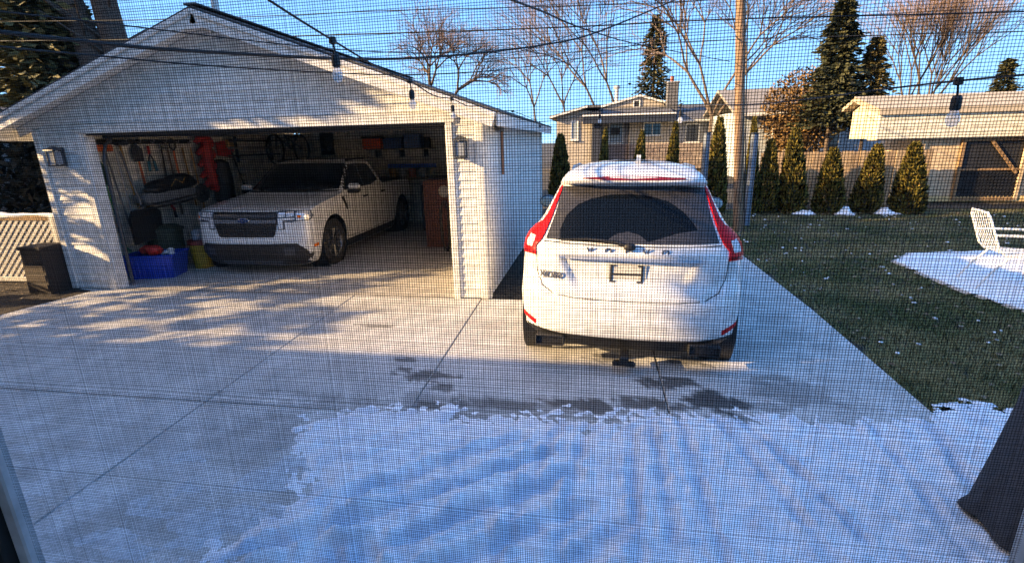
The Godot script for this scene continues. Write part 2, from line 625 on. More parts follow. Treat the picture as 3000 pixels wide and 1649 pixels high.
	var snow_height := func(x: float, z: float) -> float:
		var e: float = min(z - lerp_table(zf, x), x - lerp_table(xl, z))
		e += f.get_noise_2d(x * 2.2, z * 2.2) * 0.16 + f.get_noise_2d(x * 9.0 + 5.0, z * 9.0) * 0.05
		if e < -0.12:
			return -1.0
		var crust: float = f.get_noise_2d(x * 7.0, z * 7.0)
		var h: float = 0.045 * smoothstep(-0.02, 0.45, e) + 0.010 * smoothstep(-0.06, 0.02, e) - 0.008
		h += f.get_noise_2d(x * 1.5 + 30.0, z * 1.5) * 0.022 * smoothstep(0.0, 0.4, e) + crust * 0.010 + absf(f.get_noise_2d(x * 4.0 + 9.0, z * 5.0)) * 0.03 - 0.008 + f.get_noise_2d(x * 13.0, z * 13.0) * 0.010 + f.get_noise_2d(x * 30.0, z * 30.0) * 0.007
		var p := Vector2(x, z)
		for r in ruts:
			var q: float = (seg_dist(p, r[0], r[1]) + 0.03 * f.get_noise_2d(x * 3.0 + 70.0, z * 3.0)) / r[2]
			if q < 3.0:
				var worn: float = clamp(0.8 + 1.1 * f.get_noise_2d(x * 2.5 + 11.0, z * 2.5 + 3.0) + 0.7 * crust, 0.0, 1.4)
				h += r[3] * worn * (0.6 * exp(-pow(q - 1.5, 2.0) * 4.0) - 1.1 * exp(-q * q * 1.8)) * smoothstep(0.05, 0.35, e)
		if e > 0.28:
			h = max(h, 0.004)
		return h
	# vertex colour: snow along the wheel tracks is greyer than between them
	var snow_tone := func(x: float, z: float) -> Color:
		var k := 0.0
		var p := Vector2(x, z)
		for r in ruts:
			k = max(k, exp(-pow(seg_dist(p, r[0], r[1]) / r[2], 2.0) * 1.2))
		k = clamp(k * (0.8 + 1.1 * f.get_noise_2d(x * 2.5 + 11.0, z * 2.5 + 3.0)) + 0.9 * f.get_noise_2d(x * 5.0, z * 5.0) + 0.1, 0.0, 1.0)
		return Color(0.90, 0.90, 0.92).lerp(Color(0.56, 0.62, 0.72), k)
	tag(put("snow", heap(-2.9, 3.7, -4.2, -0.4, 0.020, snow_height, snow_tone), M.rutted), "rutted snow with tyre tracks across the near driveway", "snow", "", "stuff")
	var slush := func(x: float, z: float) -> float:
		var e: float = f.get_noise_2d(x * 2.4 + 9.0, z * 3.6) + 0.32 * f.get_noise_2d(x * 11.0, z * 11.0)
		var lim: float = -0.02 + 0.55 * smoothstep(-1.9, -3.0, z) + 0.5 * smoothstep(-2.6, -3.6, x) - 0.25 * smoothstep(-2.6, -1.9, x)
		return (e - lim) * 0.02 if x < lerp_table(xl, z) + 0.25 else -1.0
	tag(put("slush", heap(-4.2, -1.6, -3.0, -0.6, 0.03, slush), M.slush), "thin patchy melting snow over concrete by the snow's ragged edge", "snow", "", "stuff")

	# lawn
	var blade := MB.new()
	for k in 7:
		var a := rng.randf() * TAU
		var o := Vector3(rng.randf_range(-0.03, 0.03), -0.02, rng.randf_range(-0.03, 0.03))
		var lean := Vector3(cos(a), 0, sin(a)) * rng.randf_range(0.01, 0.05)
		var w := Vector3(-sin(a), 0, cos(a)) * 0.004
		var hh := rng.randf_range(0.035, 0.06)
		var up := Vector3(0, 1, 0)
		blade.tri(o - w, o + w, o + lean + Vector3(0, hh, 0), up, up, up)
	var gm := mat(1, 1, 1, 0.9)
	gm.vertex_color_use_as_albedo = true
	var lawn_snow := [[5.5, -7.0], [3.0, -5.2]]
	var spots := []
	var cols := []
	var f2 := FastNoiseLite.new()
	f2.seed = 5; f2.frequency = 0.7; f2.fractal_octaves = 3
	while spots.size() < 52000:
		var far := rng.randf()
		var z := lerpf(-3.5, -14.3, pow(far, 1.25))
		var x := rng.randf_range(2.43 + 0.05 * sin(z * 5.0) + 0.05 * sin(z * 13.0 + 1.0), lerpf(5.5, 15.0, clamp((-z - 3.5) / 10.0, 0.0, 1.0)))
		if z > lerp_table(zf, x) - 0.02 + 0.06 * sin(x * 9.0):
			continue
		if in_patio(x, z) > 0.0:
			continue
		if z < -10.6 and rng.randf() < 0.08:
			x = rng.randf_range(-1.2, 2.5)
		var gcol := f2.get_noise_2d(x, z)
		spots.append(Transform3D(Basis(Vector3.UP, rng.randf() * TAU).scaled(Vector3.ONE * rng.randf_range(0.7, 1.35)), Vector3(x, gh(x, z) - 0.028, z)))
		var c := Color(0.10, 0.125, 0.035).lerp(Color(0.32, 0.275, 0.115), clamp(0.45 + gcol * 1.1 + rng.randf_range(-0.3, 0.3), 0.0, 1.0))
		cols.append(c)
	tag(scatter("grass", blade.mesh(), gm, spots, cols), "short worn winter grass of the lawn beside the driveway", "grass", "", "stuff")
	# bits of snow and leaf left in the grass
	var fleck := MB.new()
	fleck.ball(Vector3(0, 0.006, 0), Vector3(0.03, 0.012, 0.022), 6)
	var fs := []
	for k in 900:
		var z := rng.randf_range(-13.4, -3.9)
		var x := rng.randf_range(2.5, 12.0)
		if f2.get_noise_2d(x * 2.0, z * 2.0) + rng.randf_range(-0.25, 0.25) < 0.05:
			continue
		var s := rng.randf_range(0.25, 1.0)
		fs.append(Transform3D(Basis(Vector3.UP, rng.randf() * TAU).scaled(Vector3(s * rng.randf_range(0.6, 1.8), s, s)), Vector3(x, gh(x, z) + 0.004, z)))
	tag(scatter("snow_crumbs", fleck.mesh(), M.snow, fs), "small crumbs of old snow strewn over the lawn", "snow", "", "stuff")
	var leaf := MB.new()
	leaf.quad(Vector3(-0.03, 0.004, 0.0), Vector3(0, 0.012, 0.022), Vector3(0.032, 0.003, 0.0), Vector3(0, 0.01, -0.024))
	var lm := mat(1, 1, 1, 0.9)
	lm.vertex_color_use_as_albedo = true
	var ls := []
	var lc := []
	for k in 1500:
		var z := rng.randf_range(-13.4, -3.7)
		var x := rng.randf_range(2.45, 12.5)
		if k < 420:
			x = rng.randf_range(-10.5, -7.25); z = rng.randf_range(-7.8, -3.6)
		if in_patio(x, z) > 0.0 or z > lerp_table(zf, x) - 0.05:
			continue
		ls.append(Transform3D(Basis(Vector3.UP, rng.randf() * TAU).scaled(Vector3.ONE * rng.randf_range(0.5, 1.3)), Vector3(x, gh(x, z) + 0.012, z)))
		lc.append(Color(0.16, 0.10, 0.05).lerp(Color(0.30, 0.23, 0.15), rng.randf()))
	tag(scatter("fallen_leaves", leaf.mesh(), lm, ls, lc), "dry brown leaves scattered over lawn and garden bed", "leaves", "", "stuff")

	# patio with a skin of snow
	var pp := ragged([[4.5, -8.25], [5.03, -8.8], [6.9, -9.15], [12.5, -9.5], [12.5, -5.3], [4.62, -5.75], [4.5, -6.2], [4.42, -7.0]], 0.2, 0.16, 9)
	tag(put("patio", ground_sheet(pp, -0.004, 1.0), M.concrete), "concrete patio under thin snow beside the lawn", "patio", "", "structure")
	var patio_snow := func(x: float, z: float) -> float:
		var e := in_patio(x, z)
		return 0.010 * smoothstep(-0.02, 0.25, e) + 0.014 * f.get_noise_2d(x * 3.0, z * 5.0) + 0.004 * f.get_noise_2d(x * 16.0, z * 16.0) if e > -0.02 else -1.0
	tag(put("snow", heap(4.3, 12.0, -9.6, -5.2, 0.05, patio_snow), M.snow), "thin snow lying on the patio around the white chair", "snow", "", "stuff")
	# the garden bed left of the garage
	tag(put("garden_bed", ground_sheet(ragged([[-12.0, -8.2], [-7.32, -8.2], [-7.3, -5.8], [-6.9, -5.72], [-6.96, -5.3], [-7.12, -4.7], [-7.3, -3.2], [-12.0, -2.0]], 0.25, 0.1, 15), 0.006, 0.8), M.mulch), "dark mulch bed between driveway and lattice fence", "garden bed", "", "structure")
	# snow caught between the arborvitae
	var lumps := [["between the first and second big arborvitae", 5.12, 0.11], ["between the second and third big arborvitae", 6.05, 0.20], ["between the third and last big arborvitae", 6.97, 0.17]]
	for i in 3:
		var lx: float = lumps[i][1]
		var hh: float = lumps[i][2]
		var mound := func(x: float, z: float) -> float:
			var q := Vector2((x - lx) / 0.25, (z + 13.35) / 0.2).length() + 0.5 * f.get_noise_2d(x * 3.0, z * 3.0 + i * 7.0)
			return hh * (exp(-q * q * 2.2) - 0.12) + 0.012 * f.get_noise_2d(x * 14.0, z * 14.0)
		tag(put("snow_mound", heap(lx - 0.6, lx + 0.6, -13.8, -12.9, 0.04, mound), M.snow), "small snow mound " + lumps[i][0], "snow", "snow mounds along the hedge row", "")


func in_patio(x: float, z: float) -> float:   # about how far inside the patio's edge
	return min(min(x - lerp_table([[-9.2, 6.9], [-8.8, 5.05], [-8.25, 4.5], [-7.0, 4.42], [-6.2, 4.5], [-5.7, 4.65]], z), z + lerp_table([[4.5, 8.3], [5.03, 8.85], [6.9, 9.2], [12.5, 9.5]], x)), -z - 5.35)


func scatter(called: String, mesh: Mesh, material: Material, spots: Array, cols := []) -> MultiMeshInstance3D:
	var mm := MultiMesh.new()
	mm.transform_format = MultiMesh.TRANSFORM_3D
	mm.use_colors = cols.size() > 0
	mm.mesh = mesh
	mm.instance_count = spots.size()
	for i in spots.size():
		mm.set_instance_transform(i, spots[i])
		if cols.size() > 0:
			mm.set_instance_color(i, cols[i])
	var o := MultiMeshInstance3D.new()
	o.name = called
	o.multimesh = mm
	o.material_override = material
	add_child(o, true)
	return o


# one lap-siding board along x, bottom edge proud of the top
func lap_board(length: float, h := 0.1) -> MB:
	var b := MB.new()
	var l := length / 2.0
	var t := 0.02
	var p := [Vector2(0, 0), Vector2(t, 0), Vector2(t, 0.006), Vector2(0.006, h + 0.012), Vector2(0, h + 0.012)]
	for i in 5:
		var a: Vector2 = p[i]
		var c: Vector2 = p[(i + 1) % 5]
		b.quad(Vector3(-l, a.y, a.x), Vector3(l, a.y, a.x), Vector3(l, c.y, c.x), Vector3(-l, c.y, c.x))
	for s in [-1, 1]:
		for i in range(1, 4):
			var q := [Vector3(s * l, p[0].y, p[0].x), Vector3(s * l, p[i].y, p[i].x), Vector3(s * l, p[i + 1].y, p[i + 1].x)]
			if s > 0:
				b.tri(q[0], q[2], q[1])
			else:
				b.tri(q[0], q[1], q[2])
	return b


const GX0 := -7.27
const GX1 := -1.26
const GC := -4.40
const GZ := -5.8
const GB := -12.0
const OX0 := -6.56
const OX1 := -1.68
const HEAD := 2.10
const SLOPE := 0.352


func roof_y(x: float) -> float:
	return 3.30 - SLOPE * abs(x - GC)


func build_garage() -> void:
	var g := thing("garage", "white lap-sided gable garage with its big door open", "garage")
	# floor
	put("floor", ground_sheet(PackedVector2Array([Vector2(GX0, GZ), Vector2(GX1, GZ), Vector2(GX1, GB), Vector2(GX0, GB)]), 0.004, 1.5), mat(0.62, 0.58, 0.53, 0.5, "concrete", 0.6, "speck_n", 0.3), g)
	# walls
	var yr := roof_y(GX0)
	var front := PackedVector2Array([Vector2(GX0, 0), Vector2(OX0, 0), Vector2(OX0, HEAD), Vector2(OX1, HEAD), Vector2(OX1, 0), Vector2(GX1, 0), Vector2(GX1, roof_y(GX1)), Vector2(GC, 3.30), Vector2(GX0, yr)])
	var w := MB.new()
	w.slab(front, Vector3(0, 0, GZ - 0.071), Basis.IDENTITY, 0.14)
	put("wall", w, M.siding_b, g)
	for s in [[GX0 + 0.07, "wall"], [GX1 - 0.07, "wall"]]:
		pbox("wall", Vector3(s[0], 1.075, (GZ + GB) / 2 - 0.08), Vector3(0.14, 2.15, GZ - GB - 0.14), M.siding_b, g)
	w = MB.new()
	w.slab(PackedVector2Array([Vector2(GX0, 0), Vector2(GX1, 0), Vector2(GX1, roof_y(GX1)), Vector2(GC, 3.30), Vector2(GX0, yr)]), Vector3(0, 0, GB - 0.08), Basis.IDENTITY, 0.14)
	put("wall", w, M.siding_b, g)
	# inner lining: planks on the back wall, sheet lining on the left wall
	for i in 8:
		var len_k := GX1 - GX0 - 0.3
		pbox("plank", Vector3((GX0 + GX1) / 2, 0.13 + 0.252 * i, GB + 0.004 + 0.004 * (i % 2)), Vector3(len_k, 0.245, 0.018), [M.inner, mat(0.78, 0.73, 0.62, 0.8, "streak", 0.6), mat(0.84, 0.79, 0.69, 0.8, "streak", 0.6)][i % 3], g, 0.003)
	for i in 5:
		pbox("lining_panel", Vector3(GX0 + 0.151, 1.07, GZ - 0.78 - 1.215 * i), Vector3(0.018, 2.12, 1.205), [M.inner, mat(0.82, 0.77, 0.66, 0.8, "streak", 0.5)][i % 2], g, 0.003)
		pbox("lining_panel", Vector3(GX1 - 0.151, 1.07, GZ - 0.78 - 1.215 * i), Vector3(0.018, 2.12, 1.205), M.inner, g, 0.003)
	# gable and pillar siding
	var y := HEAD + 0.115
	while y < 3.22:
		var hw: float = (3.30 - y - 0.07) / SLOPE
		if hw > 0.12:
			var xa: float = max(GX0, GC - hw)
			var xb: float = min(GX1, GC + hw)
			put("siding_board", lap_board(xb - xa), M.siding if int(y * 10) % 3 else M.siding_b, g, Vector3((xa + xb) / 2, y, GZ))
		y += 0.102
	for p in [[GX0 + 0.085, OX0 - 0.105], [OX1 + 0.075, GX1 - 0.07]]:
		var bm := lap_board(p[1] - p[0]).mesh()
		for i in 21:
			put("siding_board", bm, M.siding if i % 4 else M.siding_b, g, Vector3((p[0] + p[1]) / 2, 0.02 + 0.102 * i, GZ))
	var sm := lap_board(GZ - GB - 0.1).mesh()
	for i in 21:
		for s in [-1, 1]:
			var o := put("siding_board", sm, M.siding if i % 3 else M.siding_b, g, Vector3(GX1 if s > 0 else GX0, 0.02 + 0.102 * i, (GZ + GB) / 2))
			o.rotation.y = PI / 2 * s
	# trim
	pbox("header_trim", Vector3((OX0 + OX1) / 2, HEAD + 0.05, GZ + 0.02), Vector3(OX1 - OX0 + 0.2, 0.115, 0.045), M.trim, g, 0.006)
	pbox("jamb_trim", Vector3(OX0 - 0.05, HEAD / 2, GZ + 0.018), Vector3(0.1, HEAD - 0.01, 0.04), M.trim, g, 0.005)
	pbox("jamb_trim", Vector3(OX1 + 0.035, HEAD / 2, GZ + 0.018), Vector3(0.07, HEAD - 0.01, 0.04), M.trim, g, 0.005)
	pbox("jamb", Vector3(OX0 + 0.009, HEAD / 2, GZ - 0.07), Vector3(0.018, HEAD, 0.16), M.siding_b, g, 0.003)
	pbox("jamb", Vector3(OX1 - 0.009, HEAD / 2, GZ - 0.07), Vector3(0.018, HEAD, 0.16), M.siding_b, g, 0.003)
	for x in [GX0, GX1]:
		var s := -1.0 if x < GC else 1.0
		pbox("corner_trim", Vector3(x - s * 0.035, 1.08, GZ + 0.02), Vector3(0.09, 2.14, 0.045), M.trim, g, 0.005)
		pbox("corner_trim", Vector3(x + s * 0.022, 1.08, GZ - 0.024), Vector3(0.04, 2.14, 0.085), M.trim, g, 0.005)
		pbox("corner_trim", Vector3(x + s * 0.022, 1.08, GB + 0.03), Vector3(0.04, 2.14, 0.085), M.trim, g, 0.005)
	# roof: two leaves with fascia, soffit and shingles
	var ang := atan(SLOPE)
	for s in [-1, 1]:
		var run := 3.36
		var length := run / cos(ang)
		var zc := (GZ + 0.32 + GB - 0.3) / 2
		var lz := GZ + 0.32 - (GB - 0.3)
		var turn := Basis(Vector3(0, 0, 1), -s * ang)
		var mid := Vector3(GC + s * run / 2, 3.335 - SLOPE * run / 2, zc)
		var nrm := turn * Vector3.UP
		var b := MB.new()
		b.box(Vector3.ZERO, Vector3(length, 0.03, lz), 0.0, turn)
		put("roof_deck", b, M.inner, g, mid)
		b = MB.new()
		b.box(Vector3.ZERO, Vector3(length + 0.03, 0.022, lz + 0.05), 0.004, turn)
		put("roof", b, M.shingle, g, mid + nrm * 0.029 + Vector3(s * 0.012, 0, 0))
		# rake fascia: wide board with a narrower moulding over it
		b = MB.new()
		b.box(Vector3.ZERO, Vector3(length, 0.15, 0.022), 0.004, turn)
		put("rake_board", b, M.trim, g, mid + nrm * -0.062 + Vector3(0, 0, lz / 2 + 0.0125))
		b = MB.new()
		b.box(Vector3.ZERO, Vector3(length, 0.055, 0.025), 0.005, turn)
		put("rake_moulding", b, M.trim, g, mid + nrm * -0.012 + Vector3(0, 0, lz / 2 + 0.0375))
		b = MB.new()
		b.box(Vector3.ZERO, Vector3(length, 0.014, 0.30), 0.0, turn)
		put("soffit", b, M.white, g, mid + nrm * -0.046 + Vector3(0, 0, lz / 2 - 0.155))
		b = MB.new()
		b.box(Vector3.ZERO, Vector3(length - 0.25, 0.11, 0.03), 0.004, turn)
		put("frieze_board", b, M.trim, g, Vector3(mid.x - s * 0.1, mid.y + SLOPE * 0.1, GZ + 0.016) + nrm * -0.112)
		pbox("eave_board", Vector3(GC + s * (run + 0.012), 3.335 - SLOPE * run - 0.055, zc), Vector3(0.022, 0.14, lz), M.trim, g, 0.004)
		# rafters
		for k in 11:
			b = MB.new()
			b.box(Vector3.ZERO, Vector3(length - 0.5, 0.12, 0.04), 0.0, turn)
			put("rafter", b, M.inner, g, mid + nrm * -0.077 + Vector3(-s * 0.16, SLOPE * 0.16, -zc + GZ - 0.35 - 0.58 * k))
	pbox("peak_block", Vector3(GC, 3.235, GZ + 0.325), Vector3(0.2, 0.17, 0.03), M.trim, g, 0.004)
	pbox("ridge_cap", Vector3(GC, 3.395, (GZ + GB) / 2), Vector3(0.16, 0.02, 6.9), M.shingle, g, 0.005)
	var v := MB.new()
	v.tube([Vector3(-4.95, 3.05, -6.6), Vector3(-4.95, 3.75, -6.6)], 0.045, 12)
	put("vent_pipe", v, M.trim, g)
	# the sectional door, rolled up under the roof
	for i in 4:
		var p := pbox("door_panel", Vector3((OX0 + OX1) / 2, HEAD + 0.035, GZ - 0.55 - 0.53 * i), Vector3(4.84, 0.045, 0.52), mat(0.55, 0.56, 0.58, 0.6, "grime", 1.0), g, 0.008)
		for k in 4:
			pbox("panel_field", Vector3(-1.8 + 1.2 * k, -0.027, 0), Vector3(0.95, 0.012, 0.34), mat(0.5, 0.51, 0.53, 0.6), p, 0.004)
	pbox("weather_strip", Vector3((OX0 + OX1) / 2, HEAD - 0.022, GZ - 0.27), Vector3(4.84, 0.085, 0.05), M.black, g, 0.01)
	pbox("weather_strip", Vector3((OX0 + OX1) / 2, HEAD - 0.018, GZ - 0.1), Vector3(4.84, 0.03, 0.14), M.dark, g, 0.005)
	for x in [OX0 + 0.03, OX1 - 0.03]:
		var t := MB.new()
		t.tube([Vector3(x, 0.05, GZ - 0.2), Vector3(x, 1.75, GZ - 0.2), Vector3(x, 1.95, GZ - 0.26), Vector3(x, HEAD - 0.01, GZ - 0.42), Vector3(x, HEAD - 0.005, GZ - 2.9)], 0.022, 8)
		put("door_track", t, M.dark_metal, g)
	# conduit on the side wall
	var c := MB.new()
	c.tube([Vector3(GX1 + 0.05, 2.05, -6.75), Vector3(GX1 + 0.05, 1.45, -6.75)], 0.022, 8)
	put("conduit", c, mat(0.22, 0.10, 0.05, 0.6), g)
	pbox("conduit_box", Vector3(GX1 + 0.06, 2.03, -6.55), Vector3(0.06, 0.06, 0.3), M.dark_metal, g, 0.005)

	# two wall lanterns
	var labels := ["black box lantern on the garage's pillar left of the open door", "black box lantern on the garage's pillar beside the parked car"]
	for i in 2:
		var at := Vector3([-6.9, -1.49][i], 1.84, GZ + 0.03)
		var o := thing("wall_lantern", labels[i], "wall lamp", at, 0.0, "wall lanterns of the garage")
		pbox("back_plate", Vector3(0, -0.03, 0.006), Vector3(0.09, 0.24, 0.012), M.dark_metal, o, 0.003)
		pbox("bracket", Vector3(0, 0.08, 0.05), Vector3(0.025, 0.02, 0.09), M.dark_metal, o, 0.003)
		var roof := MB.new()
		roof.lathe([Vector2(0.11, 0.0), Vector2(0.105, 0.012), Vector2(0.03, 0.05), Vector2(0.0, 0.055)], Vector3.ZERO, 4, Basis(Vector3.UP, PI / 4), false)
		put("cap", roof, M.dark_metal, o, Vector3(0, 0.05, 0.1))
		for sx in [-1, 1]:
			for sz in [-1, 1]:
				pbox("post", Vector3(sx * 0.055, -0.04, 0.1 + sz * 0.055), Vector3(0.012, 0.18, 0.012), M.dark_metal, o)
		pbox("glass", Vector3(0, -0.04, 0.1), Vector3(0.1, 0.16, 0.1), mat(0.25, 0.27, 0.3, 0.15), o, 0.004)
		pbox("base", Vector3(0, -0.14, 0.1), Vector3(0.13, 0.018, 0.13), M.dark_metal, o, 0.004)


func build_own_house() -> void:
	# house behind the camera, unseen; its outline is shaped to shade the near driveway
	var h := thing("house", "unseen house whose shadow covers the near driveway", "house")
	pbox("wall", Vector3(0.8, 1.2, 5.0), Vector3(8.5, 2.8, 8.3), M.cream, h)
	pbox("wall", Vector3(-7.83, 3.2, 4.94), Vector3(8.74, 6.9, 8.42), M.cream, h)  # tall block added to stop the sun right of the parked car
	pbox("wall", Vector3(-20.05, 2.4, 5.0), Vector3(16.0, 5.2, 7.0), M.cream, h)
	var b := MB.new()
	b.slab(PackedVector2Array([Vector2(0.1, 3.7), Vector2(-0.92, 4.02), Vector2(-0.92, 3.9), Vector2(0.1, 3.58)]), Vector3(-15.7, 0, 0), Basis(Vector3(0, 0, -1), Vector3.UP, Vector3(1, 0, 0)), 24.6)
	put("eave", b, M.shingle, h)
	b = MB.new()
	b.slab(PackedVector2Array([Vector2(0.1, 2.62), Vector2(-4.0, 3.5), Vector2(-4.0, 3.4), Vector2(0.1, 2.52)]), Vector3(0.8, 0, 0), Basis(Vector3(0, 0, -1), Vector3.UP, Vector3(1, 0, 0)), 8.4)
	put("eave", b, M.shingle, h)
	b = MB.new()
	b.slab(PackedVector2Array([Vector2(-4.6, 0), Vector2(4.6, 0), Vector2(0, 0.9)]), Vector3(-7.75, 6.7, 5.0), Basis(Vector3(0, 0, -1), Vector3.UP, Vector3(1, 0, 0)), 9.0)
	put("roof", b, M.shingle, h)


# a building from a list of walls is made of boxes with openings proud of them
func window_on(parent: Node, at: Vector3, w: float, hh: float, bars := 1, dark = null, turn := 0.0) -> void:
	var f := Node3D.new()
	f.name = "window"
	parent.add_child(f, true)
	f.position = at
	f.rotation.y = turn
	pbox("pane", Vector3(0, 0, 0.02), Vector3(w, hh, 0.02), M.glass if dark == null else dark, f)
	for s in [-1, 1]:
		pbox("frame", Vector3(s * (w / 2 + 0.03), 0, 0.035), Vector3(0.07, hh + 0.14, 0.07), M.trim, f, 0.008)
		pbox("frame", Vector3(0, s * (hh / 2 + 0.03), 0.034), Vector3(w, 0.07, 0.066), M.trim, f, 0.008)
	for k in bars:
		pbox("frame", Vector3(-w / 2 + w * (k + 1) / (bars + 1), 0, 0.036), Vector3(0.06, hh, 0.05), M.trim, f, 0.006)
	pbox("sill", Vector3(0, -hh / 2 - 0.09, 0.07), Vector3(w + 0.2, 0.05, 0.14), M.trim, f, 0.008)


func gable_roof(parent: Node, x0: float, x1: float, z0: float, z1: float, eave: float, ridge: float, along_x: bool, m: Material) -> void:
	var b := MB.new()
	var e := 0.14
	if along_x:
		var zc := (z0 + z1) / 2
		var k := (z0 - z1) / 2
		b.slab(PackedVector2Array([Vector2(-k, eave), Vector2(0, ridge), Vector2(k, eave), Vector2(k, eave + e), Vector2(0, ridge + e), Vector2(-k, eave + e)]), Vector3((x0 + x1) / 2, 0, zc), Basis(Vector3(0, 0, -1), Vector3.UP, Vector3(1, 0, 0)), x1 - x0)
	else:
		var xc := (x0 + x1) / 2
		var k := (x1 - x0) / 2
		b.slab(PackedVector2Array([Vector2(-k, eave), Vector2(0, ridge), Vector2(k, eave), Vector2(k, eave + e), Vector2(0, ridge + e), Vector2(-k, eave + e)]), Vector3(xc, 0, (z0 + z1) / 2), Basis.IDENTITY, z0 - z1)
	put("roof", b, m, parent)


func build_far_buildings() -> void:
	var grey_roof := mat(0.115, 0.115, 0.12, 0.9, "speck", 1.2)
	var stone := mat(0.42, 0.33, 0.30, 0.9, "soil", 1.0, "mottle_n", 1.2)
	var shade_wall := mat(0.32, 0.315, 0.32, 0.8, "grime", 0.5)  # shaded copy of the wall: the shade is put into its grey
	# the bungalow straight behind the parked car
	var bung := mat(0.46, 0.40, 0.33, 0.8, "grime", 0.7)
	var h := thing("bungalow", "cream bungalow with grey roof, shaded porch eave and grey chimney", "house", Vector3(0, 0, -32))
	pbox("wall", Vector3(-1.28, 1.65, -3.0), Vector3(2.1, 3.3, 6.0), bung, h)      # left wing
	var wg := MB.new()
	wg.slab(PackedVector2Array([Vector2(-2.33, 3.3), Vector2(-0.23, 3.3), Vector2(-0.23, 3.55), Vector2(-0.8, 3.62)]), Vector3(0, 0, -0.1), Basis.IDENTITY, 0.2)
	put("gable", wg, bung, h)
	var wr := MB.new()
	wr.slab(PackedVector2Array([Vector2(-2.75, 3.16), Vector2(-0.5, 3.72), Vector2(0.3, 3.72), Vector2(0.3, 3.84), Vector2(-0.5, 3.86), Vector2(-2.75, 3.3)]), Vector3(0, 0, -2.9), Basis.IDENTITY, 6.6)
	put("roof", wr, grey_roof, h)
	pbox("rake_board", Vector3(-1.6, 3.5, 0.42), Vector3(2.3, 0.1, 0.04), M.trim, h).rotation.z = 0.245
	window_on(h, Vector3(-1.25, 2.45, 0.0), 0.35, 1.0, 0, mat(0.28, 0.32, 0.36, 0.2))
	pbox("painted_shade_corner", Vector3(0.07, 1.75, 0.25), Vector3(0.5, 3.5, 0.4), mat(0.02, 0.027, 0.045, 0.7), h, 0.02)  # dark block painted as the wing's shaded right side
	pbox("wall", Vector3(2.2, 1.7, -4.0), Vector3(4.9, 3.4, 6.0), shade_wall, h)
	pbox("wall", Vector3(3.3, 1.62, -0.75), Vector3(2.5, 3.1, 0.5), bung, h)          # bay in the sunlit wall colour, with the double window
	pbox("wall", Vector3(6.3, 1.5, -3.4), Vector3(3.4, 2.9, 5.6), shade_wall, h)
	pbox("stone_base", Vector3(3.3, 0.8, -0.46), Vector3(2.54, 1.55, 0.1), stone, h, 0.02)
	pbox("stone_base", Vector3(1.2, 0.8, -0.96), Vector3(1.7, 1.55, 0.1), stone, h, 0.02)
	pbox("stone_base", Vector3(6.3, 0.8, -0.56), Vector3(3.44, 1.55, 0.1), stone, h, 0.02)
	# courses of rough stone, proud of the base
	for r in 6:
		for k in 7:
			var sx := 2.24 + k * 0.36 + (0.18 if r % 2 else 0.0)
			if sx < 4.5:
				pbox("stone", Vector3(sx, 0.17 + 0.25 * r, -0.40), Vector3(0.33, 0.22, 0.05), [stone, mat(0.36, 0.29, 0.27, 0.9, "soil", 1.3), mat(0.48, 0.39, 0.35, 0.9, "soil", 1.3)][(k * 2 + r) % 3], h, 0.02)
			var s2 := 4.8 + k * 0.48 + (0.24 if r % 2 else 0.0)
			if s2 < 7.9:
				pbox("stone", Vector3(s2, 0.17 + 0.25 * r, -0.50), Vector3(0.44, 0.22, 0.05), [stone, mat(0.36, 0.29, 0.27, 0.9, "soil", 1.3), mat(0.48, 0.39, 0.35, 0.9, "soil", 1.3)][(k + r) % 3], h, 0.02)
	# porch roof; the eave's shade is painted as a near-black fascia
	var porch := MB.new()
	porch.slab(PackedVector2Array([Vector2(-0.7, 3.0), Vector2(3.0, 3.75), Vector2(3.0, 3.92), Vector2(-0.7, 3.2)]), Vector3(1.9, 0, 0), Basis(Vector3(0, 0, -1), Vector3.UP, Vector3(1, 0, 0)), 5.2)
	put("porch_roof", porch, grey_roof, h)
	pbox("shaded_porch_fascia", Vector3(1.9, 2.98, 0.72), Vector3(5.3, 0.40, 0.06), mat(0.014, 0.02, 0.035, 0.6), h, 0.01)
	pbox("gutter", Vector3(1.9, 3.24, 0.74), Vector3(5.3, 0.09, 0.1), M.trim, h, 0.02)
	# upper gable
	var ug := MB.new()
	ug.slab(PackedVector2Array([Vector2(0.6, 3.6), Vector2(4.4, 3.6), Vector2(4.2, 3.95), Vector2(2.75, 4.40), Vector2(0.7, 3.92)]), Vector3(0, 0, -2.6), Basis.IDENTITY, 0.3)
	put("gable", ug, bung, h)
	var ur := MB.new()
	ur.slab(PackedVector2Array([Vector2(0.3, 3.84), Vector2(2.75, 4.42), Vector2(4.6, 3.88), Vector2(4.6, 4.0), Vector2(2.75, 4.55), Vector2(0.3, 3.96)]), Vector3(0, 0, -4.6), Basis.IDENTITY, 4.6)
	put("roof", ur, M.trim, h)
	window_on(h, Vector3(2.55, 4.0, -2.45), 0.32, 0.36, 0, M.dark)
	gable_roof(h, 4.2, 8.2, -0.2, -7.0, 2.8, 3.75, true, grey_roof)
	pbox("gutter", Vector3(6.2, 2.82, -0.15), Vector3(4.0, 0.1, 0.1), M.trim, h, 0.02)
	var ch := pbox("chimney", Vector3(4.62, 4.1, -1.9), Vector3(0.66, 2.0, 0.6), mat(0.22, 0.22, 0.24, 0.9, "soil", 1.0), h, 0.02)
	pbox("cap", Vector3(0, 1.03, 0), Vector3(0.76, 0.1, 0.7), mat(0.25, 0.25, 0.26, 0.9), ch, 0.02)
	var fl := MB.new()
	fl.tube([Vector3(-0.05, 1.08, 0), Vector3(-0.05, 1.38, 0)], 0.11, 12)
	put("flue", fl, mat(0.36, 0.10, 0.06, 0.8), ch)
	var vp := MB.new()
